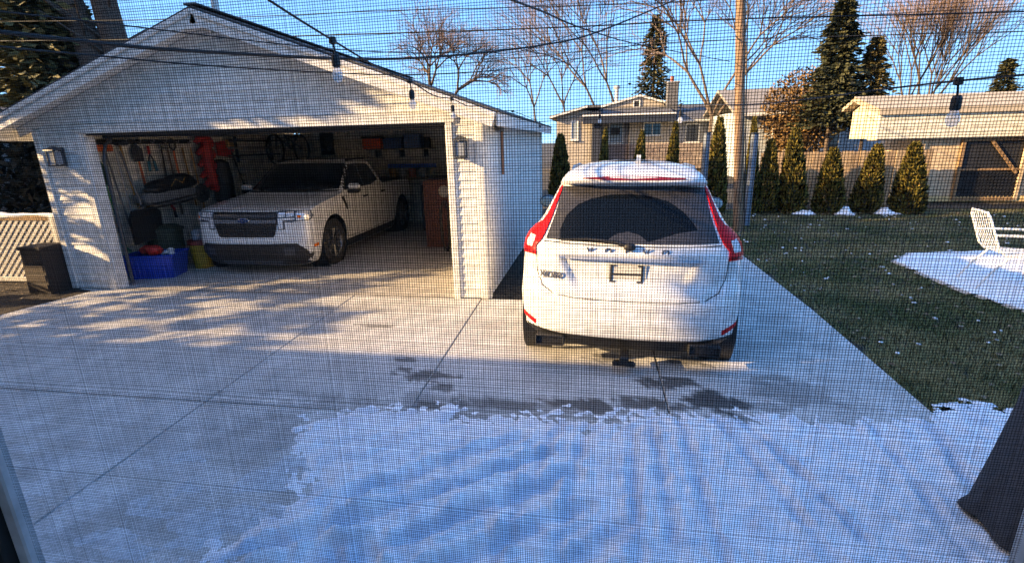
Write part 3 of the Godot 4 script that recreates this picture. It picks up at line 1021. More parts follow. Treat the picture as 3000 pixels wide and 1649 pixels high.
	vp.tube([Vector3(1.32, 3.5, -3.2), Vector3(1.32, 5.0, -3.2)], 0.13, 12)
	vp.tube([Vector3(1.32, 5.0, -3.2), Vector3(1.32, 5.2, -3.2)], 0.2, 12)
	put("flue_pipe", vp, M.galv, h)
	window_on(h, Vector3(1.26, 2.3, -1.0), 0.75, 1.2, 0, mat(0.25, 0.30, 0.34, 0.2))
	pbox("air_conditioner", Vector3(1.22, 2.35, -0.85), Vector3(0.5, 0.4, 0.4), M.dark, h, 0.02)
	window_on(h, Vector3(3.38, 2.42, -0.5), 0.95, 0.66, 1)
	window_on(h, Vector3(5.72, 2.15, -0.6), 0.72, 0.95, 0, mat(0.03, 0.04, 0.06, 0.15))
	window_on(h, Vector3(7.3, 2.2, -0.6), 0.5, 0.8, 0, mat(0.03, 0.04, 0.06, 0.15))

	# tan garage at the right, with a wide cream fascia and a lattice gate
	var r := thing("neighbour_garage", "tan garage with sunlit cream fascia and a dark lattice gate", "garage", Vector3(0, 0, -15.6))
	pbox("wall", Vector3(11.2, 0.85, -0.9), Vector3(5.0, 1.7, 1.8), M.tan, r)
	pbox("fascia", Vector3(10.6, 2.02, 0.16), Vector3(6.3, 0.62, 0.1), mat(0.80, 0.74, 0.58, 0.7, "grime", 0.6), r, 0.02)
	for i in 5:
		pbox("fascia_board", Vector3(10.6, 1.77 + 0.125 * i, 0.222), Vector3(6.3, 0.117, 0.025), mat(0.80, 0.74, 0.58, 0.7, "grime", 0.6), r, 0.006)
	pbox("soffit", Vector3(10.6, 1.70, -0.1), Vector3(6.2, 0.04, 0.5), M.tan, r)
	var rr := MB.new()
	rr.slab(PackedVector2Array([Vector2(-0.3, 2.32), Vector2(1.2, 2.75), Vector2(1.9, 2.5), Vector2(1.9, 2.6), Vector2(1.2, 2.87), Vector2(-0.3, 2.46)]), Vector3(10.6, 0, 0), Basis(Vector3(0, 0, -1), Vector3.UP, Vector3(1, 0, 0)), 6.4)
	put("roof", rr, mat(0.48, 0.40, 0.29, 0.9, "speck", 1.0), r)
	for i in 9:
		var q := (i + 0.5) / 9.0
		var course := MB.new()
		course.box(Vector3.ZERO, Vector3(6.42, 0.014, 0.19), 0.004, Basis(Vector3(1, 0, 0), 0.27 + 0.04))
		put("shingle_course", course, [mat(0.46, 0.38, 0.27, 0.9, "speck", 1.6), mat(0.51, 0.43, 0.31, 0.9, "speck", 1.6)][i % 2], r, Vector3(10.6, 2.478 + 0.405 * q, 0.27 - 1.46 * q))
	pbox("base_board", Vector3(10.2, 0.08, 0.03), Vector3(3.3, 0.16, 0.04), mat(0.66, 0.46, 0.2, 0.7, "grime", 1.0), r, 0.01)
	pbox("corner_board", Vector3(8.72, 0.85, 0.03), Vector3(0.12, 1.68, 0.05), M.tan, r, 0.01)
	var gw := MB.new()
	gw.slab(PackedVector2Array([Vector2(-0.1, 1.72), Vector2(1.75, 1.72), Vector2(1.75, 2.5), Vector2(1.2, 2.7), Vector2(-0.1, 2.34)]), Vector3(7.72, 0, 0), Basis(Vector3(0, 0, -1), Vector3.UP, Vector3(1, 0, 0)), 0.12)
	put("gable", gw, mat(0.70, 0.62, 0.48, 0.7, "grime", 0.6), r)
	# gate
	var gate := Node3D.new()
	gate.name = "gate"
	r.add_child(gate)
	gate.position = Vector3(10.42, 0.86, 0.06)
	pbox("backing", Vector3(0, 0, -0.04), Vector3(1.5, 1.6, 0.02), M.dark, gate)
	for s in [-1, 1]:
		pbox("frame", Vector3(s * 0.74, 0, 0), Vector3(0.09, 1.62, 0.05), M.fence_wood if s < 0 else M.tan, gate, 0.006)
		pbox("frame", Vector3(0, s * 0.78, 0.002), Vector3(1.4, 0.08, 0.05), M.fence_wood, gate, 0.006)
	pbox("frame", Vector3(0, 0.0, 0.002), Vector3(1.4, 0.06, 0.05), M.fence_wood, gate, 0.006)
	var brace := MB.new()
	brace.bar(Vector3(-0.1, 0.74, 0.03), Vector3(0.62, -0.1, 0.03), 0.03, 0.07)
	put("brace", brace, M.fence_wood, gate)
	for k in 16:
		for s in [-1, 1]:
			var sl := MB.new()
			var x := -0.7 + 1.4 * k / 15.0
			var a := Vector3(x, -0.72, 0.01 + s * 0.006)
			var e := Vector3(clamp(x + s * 0.66, -0.7, 0.7), 0.0, 0)
			if absf(e.x - x) < 0.05:
				continue
			sl.bar(a, Vector3(e.x, a.y + abs(e.x - x), a.z), 0.006, 0.02)
			put("lattice_slat", sl, M.dark, gate)
	# blue-grey house seen between the trees
	var m := thing("blue_grey_house", "pale blue-grey house half hidden behind the two dark conifers", "house", Vector3(0, 0, -26))
	pbox("wall", Vector3(9.7, 1.5, -3.5), Vector3(6.2, 3.0, 7.0), mat(0.42, 0.47, 0.52, 0.7, "grime", 0.6), m)
	for i in 12:
		pbox("siding_board", Vector3(9.7, 0.9 + 0.17 * i, 0.012), Vector3(6.2, 0.155, 0.02), mat(0.46, 0.50, 0.54, 0.7, "grime", 0.6), m, 0.004)
	gable_roof(m, 6.3, 13.1, 0.6, -7.4, 2.75, 4.1, true, mat(0.28, 0.26, 0.24, 0.9, "speck", 1.0))
	pbox("fascia", Vector3(9.7, 2.82, 0.62), Vector3(6.8, 0.14, 0.05), M.trim, m, 0.01)
	window_on(m, Vector3(8.6, 1.7, 0.03), 0.8, 0.9, 1)
	window_on(m, Vector3(10.6, 1.7, 0.03), 0.8, 0.9, 1)
	# the neighbour on the left
	var nb := thing("garden_shed", "pale sided shed behind the lattice fence and hedge", "shed")
	pbox("wall", Vector3(-13.3, 1.1, -9.3), Vector3(4.0, 2.3, 4.6), M.white, nb)
	for i in 16:
		pbox("siding_board", Vector3(-11.285, 0.25 + 0.125 * i, -9.3), Vector3(0.02, 0.115, 4.6), M.siding, nb, 0.004)
	gable_roof(nb, -15.5, -11.0, -6.8, -11.8, 2.25, 2.75, false, grey_roof)


func build_boundary() -> void:
	# white lattice fence left of the garage
	var f := thing("lattice_fence", "white lattice fence with snow on its rail left of the garage", "fence", Vector3(0, 0, -5.95))
	var lm := mat(0.70, 0.66, 0.58, 0.7, "grime", 2.0)
	for s in [-7.53, -9.5, -11.5]:
		pbox("post", Vector3(s, 0.5, 0), Vector3(0.09, 1.02, 0.09), lm, f, 0.008)
	for p in 2:
		var x0 := -9.46 + 1.98 * p - 1.98
		var x1 := x0 + 1.92
		for yy in [0.07, 0.98]:
			pbox("rail", Vector3((x0 + x1) / 2, yy, 0), Vector3(1.9, 0.07, 0.05), lm if yy < 0.5 else M.fence_wood, f, 0.006)
		for s in [-1, 1]:
			var c := x0 - 0.9
			while c < x1:
				# the line x = c + k * t from y = 0.1 to y = 0.95, cut to the panel
				var a := Vector2(c if s > 0 else c + 0.85, 0.1)
				var e := Vector2(c + 0.85 if s > 0 else c, 0.95)
				var q := Geometry2D.intersect_polyline_with_polygon(PackedVector2Array([a, e]), PackedVector2Array([Vector2(x0, 0.1), Vector2(x1, 0.1), Vector2(x1, 0.95), Vector2(x0, 0.95)]))
				if q.size() > 0 and q[0].size() > 1 and q[0][0].distance_to(q[0][1]) > 0.05:
					var b := MB.new()
					b.bar(Vector3(q[0][0].x, q[0][0].y, s * 0.006), Vector3(q[0][1].x, q[0][1].y, s * 0.006), 0.04, 0.008)
					# lay the slat flat in the fence's plane
					put("lattice_slat", flat_slat(q[0][0], q[0][1], s * 0.006), lm, f)
				c += 0.105
	var snow_cap := MB.new()
	var ridge := []
	var fat := []
	for k in 61:
		var sx := lerpf(-11.5, -7.5, k / 60.0)
		ridge.append(Vector3(sx, 1.02 + 0.008 * sin(sx * 7.0), -5.95))
		fat.append(0.034 + 0.012 * sin(sx * 5.0) + 0.006 * sin(sx * 17.0))
	snow_cap.tube(ridge, fat, 10)
	tag(put("snow", snow_cap, M.snow), "ridge of snow lying on the lattice fence's top rail", "snow", "", "stuff")
	# dark box added where the gap between fence and garage is shaded
	var bin := thing("dark_gap_box", "dark brown box filling the shaded gap beside the garage's left pillar", "bin", Vector3(-7.48, 0, -5.66))
	var bb := MB.new()
	bb.lathe([Vector2(0.0, 0.0), Vector2(0.25, 0.0), Vector2(0.23, 0.6), Vector2(0.25, 0.61), Vector2(0.25, 0.65), Vector2(0.0, 0.68)], Vector3.ZERO, 4, Basis(Vector3.UP, PI / 4), false)
	put("body", bb, mat(0.035, 0.024, 0.018, 0.8, "speck", 2.0), bin)
	for i in 4:
		pbox("slat", Vector3(0, 0.09 + 0.13 * i, 0.172 - 0.004 * i), Vector3(0.32 - 0.01 * i, 0.10, 0.02), mat(0.05, 0.032, 0.022, 0.8, "speck", 2.0), bin, 0.005)

	# utility pole
	var up := thing("utility_pole", "tall weathered wooden utility pole, sunlit on one side, behind the parked car", "utility pole", Vector3(2.99, 0, -11.0))
	var b := MB.new()
	b.tube([Vector3(0, -0.1, 0), Vector3(-0.12, 1.5, 0), Vector3(-0.36, 4.4, 0), Vector3(-0.66, 8.0, 0)], [0.098, 0.094, 0.088, 0.078], 18)
	put("shaft", b, M.pole_wood, up)
	b = MB.new()
	b.tube([Vector3(0.1, 0.0, 0.06), Vector3(-0.01, 1.4, 0.06), Vector3(-0.25, 4.4, 0.06), Vector3(-0.56, 8.0, 0.06)], 0.012, 6)
	put("ground_wire", b, M.dark, up)
	b = MB.new()
	b.bar(Vector3(-1.3, 7.4, 0.12), Vector3(0.1, 7.46, 0.12), 0.1, 0.12, 0.01)
	put("crossarm", b, M.pole_wood, up)
	# two posts; their blue-grey colour holds the sky's shade
	var pl := ["grey square post between the utility pole and the dark hedge", "slim grey post behind the parked car's roof, left of the pole"]
	for i in 2:
		var o := thing("fence_post", pl[i], "post", [Vector3(3.27, 0, -11.5), Vector3(2.63, 0, -13.0)][i], 0.3, "grey posts behind the driveway")
		var hh: float = [1.9, 1.95][i]
		var wd: float = [0.115, 0.12][i]
		pbox("shaft", Vector3(0, hh / 2, 0), Vector3(wd, hh, wd), mat(0.16, 0.19, 0.24, 0.6, "grime", 2.0), o, 0.01)
		pbox("cap", Vector3(0, hh + 0.015, 0), Vector3(wd + 0.02, 0.03, wd + 0.02), M.dark_metal, o, 0.008)
	# board fence behind the hedge
	var bf := thing("board_fence", "sunlit tan board fence behind the arborvitae row", "fence", Vector3(0, 0, -15.0))
	var fm := [mat(0.58, 0.42, 0.25, 0.8, "wood", 1.3, "bark_n", 0.5), mat(0.52, 0.37, 0.22, 0.8, "wood", 1.3, "bark_n", 0.5), mat(0.62, 0.46, 0.28, 0.8, "wood", 1.3, "bark_n", 0.5)]
	for i in 29:
		var hh := 1.42 + 0.012 * sin(i * 2.3)
		pbox("fence_board", Vector3(4.55 + 0.145 * i, hh / 2, 0.0 + 0.004 * (i % 2)), Vector3(0.138, hh, 0.022), fm[i % 3], bf, 0.004)
	for yy in [0.35, 1.15]:
		pbox("rail", Vector3(6.6, yy, -0.05), Vector3(4.2, 0.08, 0.05), fm[0], bf, 0.005)


func flat_slat(a: Vector2, e: Vector2, z: float) -> MB:
	var b := MB.new()
	var d := (e - a).normalized()
	var turn := Basis(Vector3(d.x, d.y, 0), Vector3(-d.y, d.x, 0), Vector3(0, 0, 1))
	b.box(Vector3((a.x + e.x) / 2, (a.y + e.y) / 2, z), Vector3(a.distance_to(e), 0.038, 0.009), 0.0, turn)
	return b


func spray(b: MB, at: Vector3, along: Vector3, l: float, w: float) -> void:
	var side := along.cross(Vector3(rng.randf_range(-1, 1), rng.randf_range(0.2, 1), rng.randf_range(-1, 1))).normalized() * w
	var nn := along.cross(side).normalized()
	nn = (nn if nn.y > 0 else -nn)
	b.tri(at - along * l * 0.2, at + along * l * 0.35 + side, at + along * l, nn, nn, nn)
	b.tri(at - along * l * 0.2, at + along * l, at + along * l * 0.35 - side, nn, nn, nn)


func conifer(called: String, label: String, at: Vector3, height: float, radius: float, base: float, n: int, c0: Color, c1: Color, group := "") -> Node3D:
	var o := thing(called, label, "tree", at, 0.0, group)
	var t := MB.new()
	t.tube([Vector3.ZERO, Vector3(0, height * 0.5, 0), Vector3(0, height * 0.98, 0)], [radius * 0.07, radius * 0.045, 0.01], 8)
	put("trunk", t, M.bark, o)
	var b := MB.new()
	var leaf := leaf_mat()
	var levels := int(n / 110.0)
	for i in levels:
		var q := pow(float(i) / levels, 1.15)
		var y := lerpf(base, height, q)
		var r := radius * pow(1.0 - q, 0.85) * rng.randf_range(0.6, 1.18) + 0.05
		var limbs := int(lerpf(10, 4, q))
		for k in limbs:
			var a := TAU * (k + rng.randf()) / limbs
			var rr := r * rng.randf_range(0.65, 1.1)
			var steps := int(max(3.0, 110.0 / limbs))
			for s in steps:
				var u := lerpf(0.15, 1.0, float(s) / steps)
				var p := Vector3(cos(a) * rr * u, y - rr * 0.32 * u * u + rng.randf_range(-0.04, 0.06) * radius, sin(a) * rr * u)
				p += Vector3(rng.randf_range(-1, 1), 0, rng.randf_range(-1, 1)) * rr * 0.16
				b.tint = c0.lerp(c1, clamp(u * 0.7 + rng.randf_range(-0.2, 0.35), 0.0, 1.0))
				var dir := Vector3(cos(a), rng.randf_range(-0.5, 0.25), sin(a)).rotated(Vector3.UP, rng.randf_range(-0.9, 0.9)).normalized()
				spray(b, p, dir, min(radius, 1.6) * rng.randf_range(0.12, 0.24), min(radius, 1.6) * rng.randf_range(0.03, 0.06))
	put("crown", b, leaf, o)
	return o


func leaf_mat() -> StandardMaterial3D:
	if not M.has("leaf"):
		M.leaf = mat(1, 1, 1, 0.85)
		M.leaf.vertex_color_use_as_albedo = true
		M.leaf.backlight_enabled = true
		M.leaf.backlight = Color(0.25, 0.25, 0.15)
	return M.leaf


func arborvitae_crown(height: float, n: int, sd: int) -> MB:
	rng.seed = sd
	var b := MB.new()
	var f := FastNoiseLite.new()
	f.seed = sd; f.frequency = 1.6
	for i in n:
		var q := pow(rng.randf(), 0.9)
		var a := rng.randf() * TAU
		var prof := pow(sin(PI * clamp(0.16 + 0.84 * (1.0 - q), 0.0, 1.0) * 0.62), 0.9) * (1.0 if q < 0.9 else (1.0 - q) * 10.0 * 0.6 + 0.4)
		prof = pow(1.0 - q, 0.62) * (0.8 + 0.2 * smoothstep(0.0, 0.15, q))
		var r := 0.36 * prof * (1.0 + 0.22 * f.get_noise_3d(cos(a) * 2.0, q * 4.0, sin(a) * 2.0)) * rng.randf_range(0.72, 1.03)
		var p := Vector3(cos(a) * r, q * height, sin(a) * r)
		var g := clamp(0.5 + f.get_noise_3d(p.x * 6.0, p.y * 5.0, p.z * 6.0) + rng.randf_range(-0.25, 0.25), 0.0, 1.0) as float
		b.tint = Color(0.085, 0.082, 0.016).lerp(Color(0.24, 0.185, 0.03), g)
		if rng.randf() < 0.05:
			b.tint = Color(0.14, 0.08, 0.03)
		var dir := Vector3(cos(a) * 0.55, rng.randf_range(0.4, 1.0), sin(a) * 0.55).rotated(Vector3.UP, rng.randf_range(-0.6, 0.6)).normalized()
		spray(b, p, dir, rng.randf_range(0.05, 0.12), rng.randf_range(0.012, 0.028))
	return b


func grow(b: MB, tw: MB, p: Vector3, d: Vector3, l: float, r: float, depth: int, spread: float, up: float, ends := []) -> void:
	var pts := [p]
	var rad := [r]
	var q := p
	var dd := d
	var steps := 3 if depth > 2 else 2
	for i in steps:
		dd = (dd + Vector3(rng.randf_range(-1, 1), rng.randf_range(-0.6, 1.0) * up, rng.randf_range(-1, 1)) * 0.13).normalized()
		q += dd * l / steps
		pts.append(q)
		rad.append(lerpf(r, r * 0.66, float(i + 1) / steps))
	if depth > 1:
		b.tube(pts, rad, 7 if depth > 3 else 4, false)
	else:
		tw.tube(pts, rad, 3, false)
	if depth == 0:
		return
	var kids := 3 if depth > 2 else (2 if depth > 1 else 5)
	for k in kids:
		var az := TAU * (k + rng.randf() * 0.8) / kids
		var side := dd.cross(Vector3.UP if abs(dd.y) < 0.9 else Vector3.RIGHT).normalized().rotated(dd, az)
		var nd := (dd + side * spread * rng.randf_range(0.55, 1.15) + Vector3.UP * up * 0.25).normalized()
		var from: Vector3 = pts[-1] if k == 0 or depth > 4 else pts[rng.randi_range(1, pts.size() - 1)]
		grow(b, tw, from, nd, l * rng.randf_range(0.66, 0.92), r * (0.6 if k else 0.7), depth - 1, spread, up)


func bare_tree(label: String, at: Vector3, trunks: Array, depth: int, spread: float, up: float, sd: int, m: Material) -> void:
	rng.seed = sd
	var o := thing("bare_tree", label, "tree", at, 0.0, "leafless trees beyond the yard")
	var b := MB.new()
	var tw := MB.new()
	for t in trunks:
		grow(b, tw, t[0], (t[1] as Vector3).normalized(), t[2], t[3], depth, spread, up)
	put("trunk", b, m, o)
	put("crown", tw, M.twig, o)


func build_trees() -> void:
	# arborvitae row along the lawn's far edge: x, height, width, label
	var row := [
		[-0.9, 1.85, 1.25, "olive arborvitae at the row's start, beside the garage's far corner"],
		[0.18, 1.95, 0.62, "thin arborvitae before the bungalow's shaded corner"],
		[1.04, 1.88, 0.72, "small arborvitae over the middle of the parked car's roof"],
		[1.93, 2.05, 0.75, "slim arborvitae before the bungalow's sunlit bay"],
		[3.05, 2.12, 1.0, "golden arborvitae just left of the utility pole"],
		[3.92, 2.1, 0.62, "narrow arborvitae between the utility pole and the grey post"],
		[4.32, 1.62, 1.0, "short dark arborvitae just right of the grey post"],
		[4.92, 1.85, 1.15, "tall big arborvitae, first of the four with snow between them"],
		[5.75, 1.42, 1.2, "dark arborvitae, second of the four with snow between them"],
		[6.62, 1.48, 1.25, "broad arborvitae, third of the four with snow between them"],
		[7.55, 1.5, 1.25, "last arborvitae of the row, before the tan garage wall"],
	]
	var crowns := []
	for i in 3:
		crowns.append(arborvitae_crown(1.0 * 1.8, 6500, 40 + i).mesh())
	var tm := MB.new()
	tm.tube([Vector3(0, 0, 0), Vector3(0, 1.3, 0)], [0.045, 0.02], 7)
	var trunk := tm.mesh()
	for i in row.size():
		var o := thing("arborvitae", row[i][3], "evergreen", Vector3(row[i][0], -0.02, -13.7 + 0.06 * (i % 3)), i * 1.7, "arborvitae row along the yard's back")
		put("trunk", trunk, M.bark, o)
		put("crown", crowns[i % 3], leaf_mat(), o)
		o.rotation = Vector3(0.05 * sin(i * 2.1), i * 1.7, 0.06 * sin(i * 3.7))
		o.scale = Vector3(row[i][2] * (0.78 + 0.14 * (i % 3) / 2.0), row[i][1] * 1.08 / 1.8, row[i][2] * 0.86)
	rng.seed = 99
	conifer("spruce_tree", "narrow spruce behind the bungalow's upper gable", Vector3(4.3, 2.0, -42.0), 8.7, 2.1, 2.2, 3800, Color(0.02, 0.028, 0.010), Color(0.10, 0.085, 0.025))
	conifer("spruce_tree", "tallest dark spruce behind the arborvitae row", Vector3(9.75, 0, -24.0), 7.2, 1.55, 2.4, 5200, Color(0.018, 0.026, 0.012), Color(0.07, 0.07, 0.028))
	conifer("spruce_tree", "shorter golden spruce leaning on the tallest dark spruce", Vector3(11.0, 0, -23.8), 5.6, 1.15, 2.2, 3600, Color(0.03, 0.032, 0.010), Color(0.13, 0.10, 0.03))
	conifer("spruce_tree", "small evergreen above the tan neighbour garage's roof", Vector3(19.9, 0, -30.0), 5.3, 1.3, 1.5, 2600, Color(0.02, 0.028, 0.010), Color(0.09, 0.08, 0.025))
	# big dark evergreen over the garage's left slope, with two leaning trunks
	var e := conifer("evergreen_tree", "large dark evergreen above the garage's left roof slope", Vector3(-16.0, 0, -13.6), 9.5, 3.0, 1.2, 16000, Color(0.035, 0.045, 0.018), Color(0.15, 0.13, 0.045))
	e.set_meta("category", "tree")
	var tl := ["thick leaning trunk nearest the dark evergreen's foliage", "thick upright trunk between leaning trunk and garage ridge"]
	var tp := [[Vector3(-14.0, 0, -13.6), Vector3(-14.45, 5.0, -13.6), Vector3(-15.4, 8.5, -13.6)], [Vector3(-13.6, 0, -13.9), Vector3(-13.85, 5.0, -13.9), Vector3(-14.1, 8.5, -13.9)]]
	for i in 2:
		var o := thing("tree_trunk", tl[i], "tree", tp[i][0], 0.0, "large trunks behind the garage")
		var b := MB.new()
		b.tube([Vector3.ZERO, tp[i][1] - tp[i][0], tp[i][2] - tp[i][0]], [0.42, 0.34, 0.26], 14)
		for k in 9:
			var a := rng.randf() * TAU
			b.tube([Vector3(0, 4.0 + k * 0.4, 0) + (tp[i][1] - tp[i][0]) * Vector3(1, 0, 1), Vector3(cos(a) * 1.6, 5.0 + k * 0.5, sin(a) * 1.6) + (tp[i][1] - tp[i][0]) * Vector3(1, 0, 1)], [0.05, 0.012], 5, false)
		put("trunk", b, M.bark, o)
	# dark hedge beside the garage
	rng.seed = 61
	var hd := MB.new()
	for i in 8000:
		var p := Vector3(rng.randf_range(-11.1, -8.6), rng.randf_range(0.1, 2.6), rng.randf_range(-9.2, -7.6))
		var w: float = 1.0 - pow(abs((p.y - 1.2) / 1.5), 3.0)
		p.x = -9.8 + (p.x + 9.8) * w
		hd.tint = Color(0.018, 0.02, 0.012).lerp(Color(0.05, 0.042, 0.022), rng.randf())
		spray(hd, p, Vector3(rng.randf_range(-1, 1), rng.randf_range(-0.3, 1), rng.randf_range(-1, 1)).normalized(), 0.16, 0.04)
	var hg := thing("hedge", "dark overgrown hedge behind the lattice fence beside the garage", "hedge")
	put("foliage", hd, leaf_mat(), hg)
	# leafless trees
	bare_tree("wide leafless tree rising over the garage's right roof slope", Vector3(-11.4, 2.6, -38.0), [[Vector3(-0.4, 1.5, 0), Vector3(-0.12, 1, 0), 1.75, 0.17], [Vector3(0.5, 1.5, 0), Vector3(0.5, 1, 0.1), 1.75, 0.15]], 7, 0.75, 0.22, 201, M.bark)
	bare_tree("leafless tree with two long limbs left of the bungalow's spruce", Vector3(0.6, 0, -45.0), [[Vector3(0, 3.0, 0), Vector3(-0.55, 1, 0), 3.4, 0.12], [Vector3(1.3, 3.0, 0), Vector3(-0.28, 1, 0.1), 3.6, 0.12]], 7, 0.5, 0.4, 305, M.bark_pale)
	bare_tree("tall leafless tree forking behind the utility pole", Vector3(6.3, 0, -30.0), [[Vector3(0, 0, 0), Vector3(-0.06, 1, 0), 3.0, 0.14], [Vector3(0.25, 3.0, 0), Vector3(0.62, 1, 0), 2.4, 0.09]], 7, 0.6, 0.3, 411, M.bark_pale)
	bare_tree("broad hazy leafless tree behind the tan neighbour garage", Vector3(21.4, 0, -40.0), [[Vector3(0, 0, 0), Vector3(0, 1, 0), 3.0, 0.14], [Vector3(-0.4, 1.0, 0), Vector3(-0.22, 1, 0), 2.6, 0.10], [Vector3(0.5, 1.0, 0), Vector3(0.25, 1, 0), 2.6, 0.10]], 7, 0.42, 0.6, 520, M.bark)
	bare_tree("thin leafless saplings between garage roof and bungalow", Vector3(-2.6, 0, -50.0), [[Vector3(-3.0, 2, 0), Vector3(0.1, 1, 0), 3.0, 0.12], [Vector3(0.2, 2, 0), Vector3(-0.1, 1, 0), 3.2, 0.13]], 6, 0.6, 0.3, 633, M.bark_pale)
	# brown shrubs
	rng.seed = 71
	var shrubs := [["bronze leafy shrub at the foot of the tallest dark spruce", Vector3(9.0, 0.0, -25.2), Vector3(1.7, 4.7, 1.2), 6500, Color(0.10, 0.06, 0.02), Color(0.26, 0.15, 0.05)], ["dry tan shrub at the picture's right edge beside the lattice gate", Vector3(11.25, 0, -14.4), Vector3(0.45, 2.7, 0.4), 2600, Color(0.20, 0.12, 0.04), Color(0.45, 0.29, 0.10)]]
	for s in shrubs:
		var o := thing("shrub", s[0], "shrub", s[1])
		var st := MB.new()
		var b := MB.new()
		for k in 14:
			var a := rng.randf() * TAU
			var tip := Vector3(cos(a) * s[2].x * 0.7, s[2].y * rng.randf_range(0.6, 0.95), sin(a) * s[2].z * 0.7)
			st.tube([Vector3(cos(a) * 0.08, 0, sin(a) * 0.08), tip * Vector3(0.4, 0.5, 0.4), tip], [0.03, 0.02, 0.006], 5, false)
		for k in s[3]:
			var d := Vector3(rng.randfn(), rng.randfn(), rng.randfn()).normalized() * pow(rng.randf(), 0.4)
			var p := Vector3(d.x * s[2].x, s[2].y * (0.58 + d.y * 0.42), d.z * s[2].z)
			b.tint = (s[4] as Color).lerp(s[5], rng.randf())
			spray(b, p, Vector3(rng.randf_range(-1, 1), rng.randf_range(-0.2, 1), rng.randf_range(-1, 1)).normalized(), 0.14, 0.035)
		put("stem", st, M.bark, o)
		put("foliage", b, leaf_mat(), o)
	# unseen pines left of the picture; crowns shaped to shade and dapple the driveway
	rng.seed = 17
	var pine := thing("unseen_pine", "tall pine beside the neighbour house, shading the driveway", "tree", Vector3(-12.3, 0, -2.6))
	var tk := MB.new()
	tk.tube([Vector3(0, 0, -2.7), Vector3(0.1, 6, -2.7), Vector3(0, 12, -2.6)], [0.22, 0.18, 0.06], 10)
	put("trunk", tk, M.bark, pine)
	var cr := MB.new()
	var lower := [[-6.0, 3.2], [-3.71, 3.85], [-3.26, 4.33], [-2.86, 4.84], [-2.5, 5.33], [-2.1, 5.95], [-1.9, 6.25], [0.0, 6.7], [0.64, 6.8], [0.66, 5.15], [0.75, 4.7], [0.9, 4.4], [2.5, 4.2]]
	var fnz := FastNoiseLite.new()
	fnz.seed = 3; fnz.frequency = 1.1
	var placed := 0
	while placed < 26000:
		var z := rng.randf_range(-5.6, 2.3)
		var y := rng.randf_range(1.2, 10.5)
		var x := rng.randf_range(-1.3, 1.3)
		# heights as the sun sees them from the driveway
		var ze := z + 0.364 * (x - 0.3)
		var ye := y + 0.33 * (x - 0.3)
		var low := lerp_table(lower, ze) + (0.2 if ze < 0.0 and ze > -2.5 else 0.08)
		if ze < -5.2:
			continue
		if ye < low:
			# stray sprays hanging lower, which dapple the driveway and the near pillar
			var d := fnz.get_noise_3d(ze * 1.1, ye * 3.4, 0.0)
			if ye > 3.0 + (0.7 if ze < -3.3 else 0.0) or d < (0.12 if ze < -3.3 else -0.08) or ze > -0.9 or ze < -4.25 or rng.randf() > 0.24:
				continue
		cr.tint = Color(0.02, 0.03, 0.012).lerp(Color(0.06, 0.065, 0.03), rng.randf())
		spray(cr, Vector3(x, y, z + 2.6), Vector3(rng.randf_range(-1, 1), rng.randf_range(-0.4, 0.6), rng.randf_range(-1, 1)).normalized(), 0.28, 0.085)
		placed += 1
	put("crown", cr, leaf_mat(), pine)
	var nb := thing("unseen_pine", "unseen pine added left of the shed to shade the arborvitae row", "tree", Vector3(-14.0, 0, -6.3))  # added out of view to shade the lower arborvitae
	var c2 := MB.new()
	for k in 9000:
		var p := Vector3(rng.randf_range(-0.5, 0.5), 0, rng.randf_range(-1.7, 1.0))
		p.y = rng.randf_range(2.2, 7.15 + 0.35 * p.z + 0.2 * sin(p.z * 5.0))
		c2.tint = Color(0.02, 0.03, 0.012).lerp(Color(0.06, 0.065, 0.03), rng.randf())
		spray(c2, p, Vector3(rng.randf_range(-1, 1), rng.randf_range(-0.4, 0.6), rng.randf_range(-1, 1)).normalized(), 0.3, 0.1)
	put("crown", c2, leaf_mat(), nb)
	var t2 := MB.new()
	t2.tube([Vector3.ZERO, Vector3(0, 6.5, 0)], [0.2, 0.06], 9)
	put("trunk", t2, M.bark, nb)


